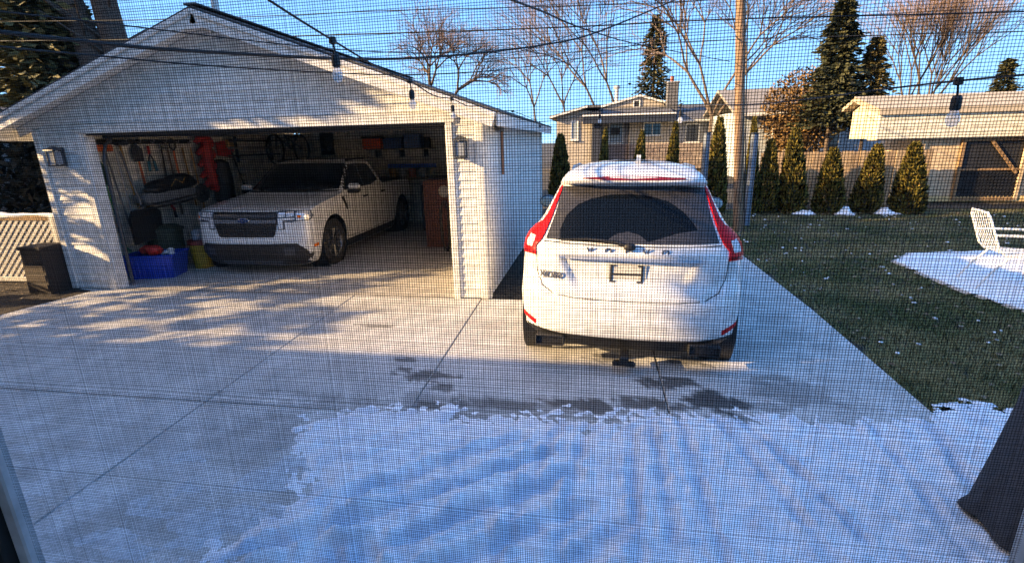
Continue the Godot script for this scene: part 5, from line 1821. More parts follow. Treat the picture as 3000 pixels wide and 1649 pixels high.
	# windscreen with its black band and wipers
	put("windscreen", s.patch(f, pv([[-0.80, 1.165], [-0.3, 1.152], [0.3, 1.152], [0.80, 1.165], [0.675, 1.565], [0.3, 1.578], [-0.3, 1.578], [-0.675, 1.565]]), 0.005, 0.05, out), M.glass, t)
	put("cowl", s.patch(f, pv([[-0.82, 1.15], [0.82, 1.15], [0.80, 1.128], [-0.80, 1.128]]), 0.006, 0.06, out), M.black, t)
	var wp := MB.new()
	for x in [-0.55, 0.1]:
		wp.tube([s.rear(x, 1.15) + Vector3(0, 0.01, 0.03), s.rear(x + 0.25, 1.175) + Vector3(0, 0.01, 0.03), s.rear(x + 0.52, 1.18) + Vector3(0, 0, 0.02)], 0.009, 5)
	put("wiper", wp, M.black, t)
	var rv := MB.new()
	rv.box(Vector3(0.0, 1.47, -1.95), Vector3(0.2, 0.06, 0.03), 0.01)
	put("rear_view_mirror", rv, M.dark, t)
	for sx in [-1, 1]:
		var rr := MB.new()
		rr.tube([Vector3(sx * 0.66, 1.615, -2.1), Vector3(sx * 0.66, 1.63, -2.5), Vector3(sx * 0.63, 1.62, -2.9)], 0.02, 6)
		put("roof_rail", rr, M.dark, t)
	# dark sheet on the closed top, standing for the open bed
	pbox("bed_top_sheet", Vector3(0, 1.125, -4.04), Vector3(1.5, 0.012, 1.3), M.dark, t, 0.004)


func tool_on_wall(called: String, label: String, z0: float, y0: float, z1: float, y1: float, m: Material, r := 0.016) -> Node3D:
	var o := thing(called, label, "garden tool", Vector3(-7.03, y0, z0), 0.0, "tools hung on the garage's left wall")
	var b := MB.new()
	b.tube([Vector3.ZERO, Vector3(0.03, y1 - y0, z1 - z0)], r, 8)
	put("handle", b, m, o)
	return o


func build_garage_contents() -> void:
	var green := mat(0.02, 0.16, 0.06, 0.5)
	var yellow := mat(0.55, 0.30, 0.05, 0.55, "wood", 2.0)
	var orange := mat(0.62, 0.13, 0.03, 0.5)
	var red := mat(0.50, 0.025, 0.02, 0.55, "grime", 2.0)
	var teal := mat(0.02, 0.15, 0.20, 0.5)
	var grey := mat(0.15, 0.15, 0.16, 0.6, "grime", 2.0)
	var b: MB
	# hand tools along the left wall
	var o := tool_on_wall("rake", "rake with a long green handle leaning on the left wall", -6.34, 1.93, -6.46, 0.45, green, 0.013)
	b = MB.new()
	for k in 9:
		b.tube([Vector3(0.03, -1.46, -0.12), Vector3(0.05, -1.6, -0.22 + 0.025 * k), Vector3(0.09, -1.75, -0.26 + 0.036 * k)], 0.004, 4)
	put("head", b, green, o)
	o = tool_on_wall("broom", "broom with an orange head and grey handle on the left wall", -6.50, 1.88, -6.6, 0.75, grey, 0.013)
	b = MB.new()
	b.box(Vector3(0.0, 0.03, 0.02), Vector3(0.06, 0.1, 0.3), 0.02)
	put("head", b, orange, o)
	o = tool_on_wall("hoe", "hoe with a yellow wooden handle on the left wall", -6.76, 1.95, -6.82, 1.0, yellow)
	b = MB.new()
	b.box(Vector3(0.02, 0.02, 0.0), Vector3(0.1, 0.05, 0.16), 0.008)
	put("blade", b, M.dark_metal, o)
	o = tool_on_wall("shovel", "shovel with an orange-red handle hanging blade up", -7.03, 1.70, -7.03, 1.25, orange)
	b = MB.new()
	b.slab(pv([[-0.09, 0.0], [0.09, 0.0], [0.1, 0.18], [0.0, 0.28], [-0.1, 0.18]]), Vector3(0.0, 0.0, 0), Basis(Vector3(0, 0, -1), Vector3.UP, Vector3(1, 0, 0)), 0.012)
	put("blade", b, M.dark_metal, o)
	o = thing("loppers", "loppers with teal grips and red pivot on the left wall", "garden tool", Vector3(-7.03, 1.82, -7.25), 0.0, "tools hung on the garage's left wall")
	for s in [-1, 1]:
		b = MB.new()
		b.tube([Vector3(0, 0.0, 0), Vector3(0.01, -0.12, s * 0.05)], 0.012, 6)
		put("arm", b, M.dark_metal, o)
		b = MB.new()
		b.tube([Vector3(0.01, -0.12, s * 0.05), Vector3(0.012, -0.28, s * 0.07)], 0.022, 8)
		put("grip", b, teal, o)
	b = MB.new()
	b.box(Vector3(0, 0.05, 0), Vector3(0.02, 0.14, 0.05), 0.008)
	put("pivot", b, red, o)
	o = tool_on_wall("axe", "black handled axe on the left wall beside the loppers", -7.5, 1.93, -7.46, 1.42, M.black)
	b = MB.new()
	b.slab(pv([[-0.03, 0.0], [0.12, -0.03], [0.12, 0.1], [-0.03, 0.06]]), Vector3(0, -0.04, 0), Basis(Vector3(0, 0, -1), Vector3.UP, Vector3(1, 0, 0)), 0.02)
	put("head", b, M.steel, o)
	o = tool_on_wall("spade", "spade with a black D handle and orange shaft on the left wall", -7.74, 1.85, -7.74, 1.35, orange)
	b = MB.new()
	b.tube([Vector3(0, 0.0, 0), Vector3(0, 0.06, -0.06), Vector3(0, 0.17, -0.06), Vector3(0, 0.19, 0), Vector3(0, 0.17, 0.06), Vector3(0, 0.06, 0.06), Vector3(0, 0, 0)], 0.014, 6)
	put("grip", b, M.black, o)
	tool_on_wall("pole", "plain yellow pole on the left wall beside the spade", -7.94, 1.9, -7.98, 0.9, yellow, 0.014)
	tool_on_wall("pole", "long grey pole standing between the rake and the hoe", -6.66, 1.9, -6.72, 0.3, M.galv, 0.012)
	tool_on_wall("broom", "dark brown broom handle between the axe and the spade", -7.62, 1.9, -7.64, 0.8, mat(0.12, 0.07, 0.04, 0.7), 0.016)
	tool_on_wall("pole", "slim straw coloured pole just left of the red camp chair", -8.12, 1.9, -8.16, 0.8, yellow, 0.013)
	o = thing("garden_hose", "coiled dark green hose hung beside the left door jamb", "hose", Vector3(-7.0, 1.55, -6.2))
	b = MB.new()
	var coil := []
	for k in 60:
		coil.append(Vector3(0.02 + 0.0012 * k, cos(k * 0.42) * 0.2, sin(k * 0.42) * 0.14))
	b.tube(coil, 0.014, 6)
	put("coil", b, mat(0.02, 0.07, 0.035, 0.5), o)
	o = thing("string_trimmer", "black and yellow string trimmer hung between the red chair and pickup", "garden tool", Vector3(-6.98, 1.75, -9.15))
	b = MB.new()
	b.tube([Vector3(0, 0.15, 0.1), Vector3(0.03, -0.75, -0.15)], 0.016, 7)
	put("shaft", b, M.black, o)
	pbox("motor", Vector3(0.02, 0.2, 0.12), Vector3(0.12, 0.18, 0.16), yellow, o, 0.03)
	# shelf of dark odds and ends over the tools
	o = thing("tool_rack", "dark rail over the hanging tools on the left wall", "rack", Vector3(-7.08, 2.0, -7.2))
	pbox("rail", Vector3(0, 0, 0), Vector3(0.03, 0.07, 2.0), M.dark, o, 0.005)
	for k in 8:
		b = MB.new()
		b.tube([Vector3(0.02, 0, -0.9 + 0.25 * k), Vector3(0.08, -0.02, -0.9 + 0.25 * k), Vector3(0.09, 0.03, -0.9 + 0.25 * k)], 0.006, 5)
		put("hook", b, M.steel, o)
	# red folded gear and a black bag
	o = thing("folding_chair", "bright red folded camp chair hanging on the left wall", "folding chair", Vector3(-6.95, 1.62, -8.36))
	for k in 5:
		b = MB.new()
		var yy := 0.42 - 0.2 * k
		b.tube([Vector3(0.0, yy, -0.16), Vector3(0.08, yy - 0.08, -0.05), Vector3(0.05, yy + 0.05, 0.1), Vector3(0.0, yy - 0.06, 0.2)], [0.05, 0.085, 0.08, 0.04], 8)
		put("fold", b, red, o)
	b = MB.new()
	b.tube([Vector3(0.06, 0.45, 0.02), Vector3(0.1, 0.0, 0.1), Vector3(0.06, -0.45, -0.02)], 0.09, 8)
	put("seat_cloth", b, red, o)
	o = thing("sled", "small red plastic sled hanging right of the folded chair", "sled", Vector3(-7.0, 1.87, -8.95))
	b = MB.new()
	b.slab(pv([[-0.2, -0.13], [0.12, -0.17], [0.22, 0.0], [0.12, 0.15], [-0.2, 0.12]]), Vector3.ZERO, Basis(Vector3(0, 0, -1), Vector3.UP, Vector3(1, 0, 0)), 0.06)
	put("body", b, red, o)
	o = thing("golf_bag", "black upright bag with a red lower half against the left wall", "bag", Vector3(-6.85, 0.0, -8.55))
	b = MB.new()
	b.lathe([Vector2(0, 0.9), Vector2(0.17, 0.92), Vector2(0.18, 1.3), Vector2(0.15, 1.62), Vector2(0.05, 1.68), Vector2(0, 1.68)], Vector3.ZERO, 16)
	put("upper_half", b, M.black, o)
	b = MB.new()
	b.lathe([Vector2(0, 0.0), Vector2(0.15, 0.0), Vector2(0.17, 0.5), Vector2(0.165, 0.9), Vector2(0, 0.9)], Vector3.ZERO, 16)
	put("lower_half", b, mat(0.22, 0.02, 0.02, 0.7), o)
	# wheelbarrow hung flat, with a black bag on it
	o = thing("wheelbarrow", "grey wheelbarrow tub hung against the left wall with a black wheel", "wheelbarrow", Vector3(-6.9, 1.15, -7.25))
	b = MB.new()
	var tub := []
	for k in 17:
		var a := TAU * k / 16.0
		tub.append([cos(a) * 0.62 * (1.0 if cos(a) > 0 else 0.9), sin(a) * 0.14])
	tub.pop_back()
	b.slab(pv(tub), Vector3(0.05, 0, 0), Basis(Vector3(0, 0, -1), Vector3.UP, Vector3(1, 0, 0)), 0.22)
	put("tub", b, mat(0.22, 0.23, 0.24, 0.45, "grime", 2.0), o)
	b = MB.new()
	b.lathe([Vector2(0.05, -0.04), Vector2(0.13, -0.05), Vector2(0.16, 0.0), Vector2(0.13, 0.05), Vector2(0.05, 0.04)], Vector3(0.15, -0.02, -0.62), 20, Basis(Vector3(0, 0, 1), PI / 2))
	put("wheel", b, M.rubber, o)
	for s in [-1, 1]:
		b = MB.new()
		b.tube([Vector3(0.18, -0.05, -0.5), Vector3(0.2, -0.1, 0.2), Vector3(0.18, -0.12, 0.72)], 0.016, 6)
		b.v = Transform3D(Basis.IDENTITY, Vector3(0, s * 0.03, 0)) * b.v
		put("handle", b, M.dark, o)
	o = thing("duffel_bag", "limp black bag with a yellow cord lying over the wheelbarrow", "bag", Vector3(-6.82, 1.33, -7.35))
	b = MB.new()
	b.ball(Vector3(0, 0.0, 0), Vector3(0.16, 0.11, 0.52), 16)
	b.ball(Vector3(0.03, 0.07, -0.12), Vector3(0.14, 0.09, 0.3), 14)
	b.ball(Vector3(0.05, -0.05, 0.36), Vector3(0.12, 0.07, 0.25), 12)
	put("body", b, M.black, o)
	b = MB.new()
	b.tube([Vector3(0.18, -0.02, 0.22), Vector3(0.17, 0.08, 0.1), Vector3(0.18, 0.02, -0.02), Vector3(0.17, 0.1, -0.1)], 0.008, 5)
	put("cord", b, yellow, o)
	# snow shovel
	o = thing("snow_shovel", "wide black snow shovel blade leaning by the left pillar", "snow shovel", Vector3(-6.72, 0.52, -6.62), 0.5)
	b = MB.new()
	b.slab(pv([[-0.31, 0.0], [0.31, 0.04], [0.33, 0.42], [0.24, 0.5], [-0.24, 0.5], [-0.31, 0.4]]), Vector3.ZERO, Basis(Vector3(0.35, 0, -0.94), Vector3.UP, Vector3(0.94, 0, 0.35)), 0.03)
	put("blade", b, M.black, o)
	b = MB.new()
	b.tube([Vector3(0, 0.45, 0), Vector3(-0.12, 1.35, 0.05)], 0.016, 8)
	put("handle", b, grey, o)
	o = tool_on_wall("trowel", "short yellow handled trowel under the wheelbarrow", -7.02, 1.07, -6.99, 0.74, yellow, 0.022)
	o = tool_on_wall("hand_fork", "short red and black hand tool under the wheelbarrow", -7.47, 0.98, -7.5, 0.88, red, 0.02)
	b = MB.new()
	b.tube([Vector3(0.01, -0.1, -0.03), Vector3(0.02, -0.22, -0.04)], 0.024, 6)
	put("head", b, M.black, o)
	# things on the floor by the left wall
	o = thing("storage_tote", "bright blue plastic tote full of odds and ends by the left pillar", "storage box", Vector3(-6.60, 0.005, -6.53), 0.28)
	b = MB.new()
	for s in [[0.0, 0.0, 1.0]]:
		var lo := Vector3(0.31, 0.0, 0.2)
		var hi := Vector3(0.36, 0.34, 0.24)
		for k in 4:
			var sx: float = [-1, 1, 1, -1][k]
			var sz: float = [1, 1, -1, -1][k]
			var tx: float = [1, 1, -1, -1][k]
			var tz: float = [1, -1, -1, 1][k]
			b.quad(Vector3(sx * lo.x, 0, sz * lo.z), Vector3(tx * lo.x, 0, tz * lo.z), Vector3(tx * hi.x, hi.y, tz * hi.z), Vector3(sx * hi.x, hi.y, sz * hi.z))
		b.quad(Vector3(-lo.x, 0.02, lo.z), Vector3(lo.x, 0.02, lo.z), Vector3(lo.x, 0.02, -lo.z), Vector3(-lo.x, 0.02, -lo.z))
	var blue := mat(0.012, 0.06, 0.50, 0.35, "grime", 2.0)
	put("body", b, blue, o)
	for s in [-1, 1]:
		pbox("rim", Vector3(0, 0.345, s * 0.245), Vector3(0.75, 0.03, 0.025), blue, o, 0.008)
		pbox("rim", Vector3(s * 0.365, 0.345, 0), Vector3(0.025, 0.03, 0.47), blue, o, 0.008)
	for k in 9:
		pbox("rib", Vector3(-0.28 + 0.07 * k, 0.17, 0.225), Vector3(0.014, 0.28, 0.02), blue, o, 0.004)
	o = thing("jacket", "crumpled red jacket heaped in the blue tote", "jacket", Vector3(-6.68, 0.36, -6.52))
	b = MB.new()
	for k in 7:
		b.ball(Vector3(rng.randf_range(-0.12, 0.14), rng.randf_range(-0.02, 0.07), rng.randf_range(-0.08, 0.1)), Vector3(rng.randf_range(0.08, 0.15), rng.randf_range(0.05, 0.09), rng.randf_range(0.07, 0.12)), 12)
	put("body", b, red, o)
	o = thing("plastic_bag", "crumpled white plastic bag in the blue tote's far end", "bag", Vector3(-6.38, 0.36, -6.6))
	b = MB.new()
	for k in 6:
		b.ball(Vector3(rng.randf_range(-0.09, 0.09), rng.randf_range(-0.02, 0.04), rng.randf_range(-0.05, 0.05)), Vector3(rng.randf_range(0.03, 0.07), rng.randf_range(0.03, 0.05), 0.05), 10)
	put("body", b, mat(0.6, 0.62, 0.65, 0.4), o)
	o = thing("trash_can", "dark olive trash can behind the blue tote", "trash can", Vector3(-6.80, 0.005, -7.0))
	b = MB.new()
	b.lathe([Vector2(0, 0), Vector2(0.2, 0), Vector2(0.25, 0.62), Vector2(0.27, 0.63), Vector2(0.27, 0.66), Vector2(0.16, 0.71), Vector2(0, 0.72)], Vector3.ZERO, 24)
	put("body", b, mat(0.05, 0.06, 0.035, 0.6, "grime", 2.0), o)
	o = thing("bucket", "yellow bucket with a dark red rim right of the blue tote", "bucket", Vector3(-6.30, 0.005, -7.12))
	b = MB.new()
	b.lathe([Vector2(0, 0), Vector2(0.14, 0), Vector2(0.17, 0.38), Vector2(0.16, 0.38), Vector2(0.13, 0.02), Vector2(0, 0.02)], Vector3.ZERO, 24)
	put("body", b, mat(0.50, 0.30, 0.02, 0.5, "grime", 2.0), o)
	b = MB.new()
	b.lathe([Vector2(0.17, 0.38), Vector2(0.185, 0.39), Vector2(0.185, 0.45), Vector2(0.15, 0.46), Vector2(0, 0.46)], Vector3.ZERO, 24)
	put("lid", b, mat(0.25, 0.04, 0.03, 0.5), o)
	o = thing("jar", "clear jar of bits on the yellow bucket's lid", "jar", Vector3(-6.33, 0.465, -7.12))
	b = MB.new()
	b.lathe([Vector2(0, 0), Vector2(0.08, 0), Vector2(0.085, 0.12), Vector2(0.05, 0.16), Vector2(0, 0.16)], Vector3.ZERO, 16)
	put("body", b, mat(0.35, 0.36, 0.38, 0.2), o)
	o = thing("tarpaulin", "black tarpaulin slumped between bucket and white pickup", "tarpaulin", Vector3(-6.12, 0.005, -7.35))
	b = MB.new()
	for k in 6:
		b.ball(Vector3(rng.randf_range(-0.1, 0.12), 0.1 + 0.12 * k, rng.randf_range(-0.1, 0.1)), Vector3(0.2 - 0.022 * k, 0.16, 0.2 - 0.02 * k), 12)
	put("body", b, M.black, o)
	# bicycle on the wall
	o = thing("bicycle", "dark bicycle hung high on the left wall behind the pickup", "bicycle", Vector3(-6.9, 1.82, -10.9))
	for z in [-0.52, 0.52]:
		var wh := Node3D.new()
		wh.name = "wheel"
		o.add_child(wh, true)
		wh.position = Vector3(0, 0, z)
		b = MB.new()
		var ring := []
		for k in 33:
			ring.append(Vector3(0, cos(TAU * k / 32.0) * 0.31, sin(TAU * k / 32.0) * 0.31))
		b.tube(ring, 0.02, 8, false)
		put("tyre", b, M.rubber, wh)
		b = MB.new()
		for k in 14:
			b.tube([Vector3(0, 0, 0), Vector3(0, cos(TAU * k / 14.0) * 0.3, sin(TAU * k / 14.0) * 0.3)], 0.0025, 3, false)
		put("spoke", b, M.steel, wh)
	b = MB.new()
	for e in [[0.0, -0.52, 0.0, -0.05], [0.0, -0.52, 0.27, 0.1], [0.0, -0.05, 0.34, 0.14], [0.0, -0.05, 0.28, -0.38], [0.29, 0.1, 0.27, -0.36], [0.0, 0.52, 0.4, 0.4], [0.0, -0.05, 0.3, 0.42]]:
		b.tube([Vector3(0.01, e[0], e[1]), Vector3(0.01, e[2], e[3])], 0.017, 6)
	put("frame", b, M.dark_metal, o)
	b = MB.new()
	b.box(Vector3(0.01, 0.31, -0.40), Vector3(0.12, 0.05, 0.24), 0.02)
	put("saddle", b, M.black, o)
	b = MB.new()
	b.tube([Vector3(-0.12, 0.4, 0.5), Vector3(0.0, 0.42, 0.42), Vector3(0.25, 0.42, 0.5)], 0.014, 6)
	put("handlebar", b, M.alloy, o)
	o = thing("notice_board", "flat black panel leaning on the back wall beside the bicycle", "panel", Vector3(-6.5, 1.92, -11.9))
	pbox("board", Vector3.ZERO, Vector3(0.36, 0.52, 0.03), M.black, o, 0.005)
	o = thing("lumber_rack", "dark brackets with stored boards on the left wall's rear", "rack", Vector3(-6.95, 1.85, -9.7))
	for k in 3:
		pbox("stored_board", Vector3(0.05 + 0.03 * k, -0.12 + 0.14 * k, 0), Vector3(0.14, 0.03, 1.5), M.dark if k != 1 else mat(0.2, 0.19, 0.17, 0.7), o, 0.004)
	for z in [-0.6, 0.5]:
		pbox("bracket", Vector3(0, 0, z), Vector3(0.05, 0.5, 0.04), M.black, o, 0.004)
	# back wall: shelf with boxes, bench, cabinets
	o = thing("wall_shelf", "long shelf on the garage's back wall carrying boxes", "shelf", Vector3(-4.55, 1.76, -11.75))
	pbox("board", Vector3(0, 0, 0), Vector3(1.6, 0.025, 0.4), mat(0.45, 0.38, 0.28, 0.7, "wood", 2.0), o, 0.003)
	for x in [-0.6, 0.0, 0.6]:
		pbox("bracket", Vector3(x, -0.09, -0.05), Vector3(0.03, 0.16, 0.28), M.dark_metal, o, 0.003)
	var goods := [["toolbox", "orange red toolbox at the back shelf's end", Vector3(-5.2, 1.775, -11.7), Vector3(0.46, 0.3, 0.3), mat(0.75, 0.11, 0.02, 0.4), "toolbox"],
		["storage_bin", "dull blue bin in the middle of the back shelf", Vector3(-4.68, 1.775, -11.7), Vector3(0.44, 0.26, 0.3), mat(0.05, 0.09, 0.22, 0.5), "storage box"],
		["storage_bin", "pale blue bin on the back shelf, tallest of the blue ones", Vector3(-4.2, 1.775, -11.7), Vector3(0.4, 0.34, 0.3), mat(0.11, 0.17, 0.32, 0.5), "storage box"]]
	for q in goods:
		o = thing(q[0], q[1], q[5], q[2])
		var sz: Vector3 = q[3]
		pbox("body", Vector3(0, sz.y * 0.42, 0), Vector3(sz.x, sz.y * 0.84, sz.z), q[4], o, 0.02)
		pbox("lid", Vector3(0, sz.y * 0.9, 0), Vector3(sz.x + 0.03, sz.y * 0.14, sz.z + 0.03), q[4] if q[0] != "toolbox" else M.dark, o, 0.015)
	o = thing("speaker", "small black speaker on the back shelf's right end", "speaker", Vector3(-3.87, 1.775, -11.7))
	pbox("body", Vector3(0, 0.12, 0), Vector3(0.13, 0.24, 0.14), M.black, o, 0.01)
	o = thing("workbench", "cluttered workbench along the garage's back wall", "workbench", Vector3(-4.1, 0, -11.6))
	pbox("top", Vector3(0, 1.1, 0), Vector3(1.9, 0.05, 0.6), mat(0.3, 0.24, 0.17, 0.7, "wood", 2.0), o, 0.005)
	for sx in [-0.85, 0.85]:
		for sz in [-0.24, 0.24]:
			pbox("leg", Vector3(sx, 0.54, sz), Vector3(0.08, 1.08, 0.08), M.inner, o, 0.005)
	o = thing("spirit_level", "long blue beam lying over clutter on the back workbench", "level", Vector3(-4.25, 1.38, -11.6))
	pbox("body", Vector3.ZERO, Vector3(1.2, 0.085, 0.05), mat(0.05, 0.13, 0.5, 0.4), o, 0.006)
	var canc := [mat(0.5, 0.3, 0.12, 0.5), mat(0.45, 0.44, 0.42, 0.4), mat(0.35, 0.1, 0.05, 0.5), mat(0.3, 0.3, 0.28, 0.4), mat(0.45, 0.4, 0.25, 0.5)]
	var cl := ["tan", "silver", "rust red", "grey", "straw coloured"]
	for k in 5:
		o = thing("paint_can", cl[k] + " paint can on the back workbench", "paint can", Vector3(-4.7 + 0.24 * k, 1.127, -11.5), 0.0, "paint cans on the workbench")
		b = MB.new()
		b.lathe([Vector2(0, 0), Vector2(0.085, 0), Vector2(0.085, 0.19), Vector2(0.078, 0.2), Vector2(0, 0.195)], Vector3.ZERO, 18)
		put("body", b, canc[k], o)
	o = thing("dark_cabinet", "dark grey floor cabinet behind the pickup's tail", "cabinet", Vector3(-3.45, 0.005, -10.9))
	pbox("body", Vector3(0, 0.5, 0), Vector3(0.6, 1.0, 0.5), M.dark, o, 0.01)
	for s in [-1, 1]:
		pbox("door", Vector3(s * 0.146, 0.5, 0.257), Vector3(0.28, 0.94, 0.016), mat(0.04, 0.045, 0.05, 0.5), o, 0.004)
		pbox("handle", Vector3(s * 0.03, 0.6, 0.272), Vector3(0.014, 0.12, 0.016), M.steel, o, 0.003)
	o = thing("wooden_cabinet", "reddish brown wooden cabinet inside the right door jamb", "cabinet", Vector3(-2.72, 0.005, -9.1))
	var ww := mat(0.20, 0.07, 0.03, 0.6, "wood", 2.0)
	pbox("body", Vector3(0, 0.62, 0), Vector3(0.62, 1.22, 0.6), ww, o, 0.008)
	for k in 3:
		pbox("drawer", Vector3(-0.02, 0.25 + 0.37 * k, 0.306), Vector3(0.54, 0.33, 0.018), mat(0.17, 0.055, 0.025, 0.55, "wood", 2.0), o, 0.006)
	for s in [-1, 1]:
		pbox("stile", Vector3(s * 0.3, 0.62, 0.312), Vector3(0.04, 1.2, 0.03), ww, o, 0.004)
	o = thing("round_pan", "round grey pan hung on the right wall above the brown cabinet", "pan", Vector3(-2.38, 1.12, -7.9))
	b = MB.new()
	b.lathe([Vector2(0, 0.0), Vector2(0.075, 0.0), Vector2(0.095, 0.02), Vector2(0.098, 0.02), Vector2(0.08, -0.012), Vector2(0, -0.012)], Vector3.ZERO, 28, Basis(Vector3(1, 0, 0), PI / 2))
	put("bowl", b, mat(0.16, 0.15, 0.14, 0.4), o)
	o = thing("extension_cord", "black cord hanging in loops below the round pan", "cord", Vector3(-2.4, 1.0, -7.9))
	b = MB.new()
	var loop := []
	for k in 40:
		var a := k * 0.5
		loop.append(Vector3(sin(a) * 0.07 + 0.02 * sin(k * 1.7), -0.45 + cos(a) * 0.42, 0.03 * sin(k * 0.9)))
	b.tube(loop, 0.012, 6)
	put("cable", b, M.black, o)


func build_yard_things() -> void:
	# white metal armchair on the patio
	var c := thing("patio_chair", "white metal patio armchair standing on the snowy patio", "chair", Vector3(5.05, gh(0, -6.9), -6.9), 1.35)
	var wm := mat(0.78, 0.78, 0.76, 0.4)
	var b := MB.new()
	b.tube([Vector3(-0.27, 0.40, 0.28), Vector3(-0.27, 0.42, -0.15), Vector3(-0.26, 0.5, -0.22), Vector3(-0.25, 0.86, -0.36), Vector3(-0.2, 0.92, -0.38), Vector3(0.2, 0.92, -0.38), Vector3(0.25, 0.86, -0.36), Vector3(0.26, 0.5, -0.22), Vector3(0.27, 0.42, -0.15), Vector3(0.27, 0.40, 0.28)], 0.014, 8)
	put("back_frame", b, wm, c)
	for s in [-1, 1]:
		b = MB.new()
		b.tube([Vector3(s * 0.29, 0.0, 0.32), Vector3(s * 0.285, 0.4, 0.28), Vector3(s * 0.29, 0.62, 0.26), Vector3(s * 0.29, 0.66, 0.2), Vector3(s * 0.28, 0.665, -0.1), Vector3(s * 0.255, 0.66, -0.29)], 0.014, 8)
		put("arm", b, wm, c)
		b = MB.new()
		b.tube([Vector3(s * 0.27, 0.41, -0.1), Vector3(s * 0.275, 0.2, -0.25), Vector3(s * 0.28, 0.0, -0.36)], 0.014, 8)
		put("leg", b, wm, c)
	for k in 9:
		b = MB.new()
		var x := -0.24 + 0.06 * k
		b.bar(Vector3(x, 0.425, 0.27), Vector3(x, 0.435, -0.16), 0.035, 0.006)
		put("seat_slat", b, wm, c)
		if k > 0 and k < 8:
			b = MB.new()
			b.tube([Vector3(x, 0.44, -0.18), Vector3(x, 0.66, -0.29), Vector3(x, 0.91, -0.38)], 0.006, 5)
			put("back_slat", b, wm, c)
	pbox("apron", Vector3(0, 0.41, 0.285), Vector3(0.56, 0.03, 0.02), wm, c, 0.005)

	# covered grill at the picture's lower right corner
	var g := thing("covered_grill", "grill under a charcoal fabric cover at the lower right corner", "grill", Vector3(2.44, gh(0, -2.3), -2.3), 0.1)
	b = MB.new()
	var rings := [[0.06, 0.48, 0.42], [0.12, 0.46, 0.385], [0.4, 0.435, 0.36], [0.7, 0.41, 0.34], [0.95, 0.40, 0.33], [1.05, 0.36, 0.29], [1.09, 0.26, 0.2]]
	var prev := []
	var pn := []
	var f := FastNoiseLite.new()
	f.seed = 6; f.frequency = 0.5
	for r in rings:
		var ring := []
		for k in 64:
			var a := TAU * k / 64.0
			var ca := cos(a)
			var sa := sin(a)
			var q := pow(pow(absf(ca), 5.0) + pow(absf(sa), 5.0), -0.2)
			var fold: float = 1.0 + 0.11 * f.get_noise_2d(a * 7.0, r[0] * 1.2) * (1.3 - r[0])
			ring.append(Vector3(ca * q * r[1] * fold, r[0] + (0.025 * sin(a * 4.0) if r[0] < 0.1 else 0.0), sa * q * r[2] * fold))
		if prev.size() > 0:
			for k in 64:
				var k2 := (k + 1) % 64
				b.quadn(prev[k2], prev[k], ring[k], ring[k2], (prev[k2] * Vector3(1, 0.1, 1)).normalized(), (prev[k] * Vector3(1, 0.1, 1)).normalized(), (ring[k] * Vector3(1, 0.1, 1)).normalized(), (ring[k2] * Vector3(1, 0.1, 1)).normalized())
		prev = ring
	for k in range(1, 63):
		b.tri(prev[0], prev[k + 1], prev[k])
	put("cover", b, M.cover, g)
	for sx in [-1, 1]:
		for sz in [-1, 1]:
			pbox("leg", Vector3(sx * 0.3, 0.08, sz * 0.24), Vector3(0.04, 0.16, 0.04), M.black, g, 0.005)


func cable(called: String, label: String, cat: String, pts: Array, r: float, group := "") -> Node3D:
	var v := []
	var cv := Curve3D.new()
	for i in pts.size():
		var p := Vector3(pts[i][0], pts[i][1], pts[i][2])
		var a: Array = pts[max(i - 1, 0)]
		var e: Array = pts[min(i + 1, pts.size() - 1)]
		var t := (Vector3(e[0], e[1], e[2]) - Vector3(a[0], a[1], a[2])) / 6.0
		cv.add_point(p, -t, t)
	for k in 91:
		v.append(cv.sample_baked(cv.get_baked_length() * k / 90.0, true))
	var b := MB.new()
	b.tube(v, r, 6)
	var o := put(called, b, M.wire)
	tag(o, label, cat, group)
	return o


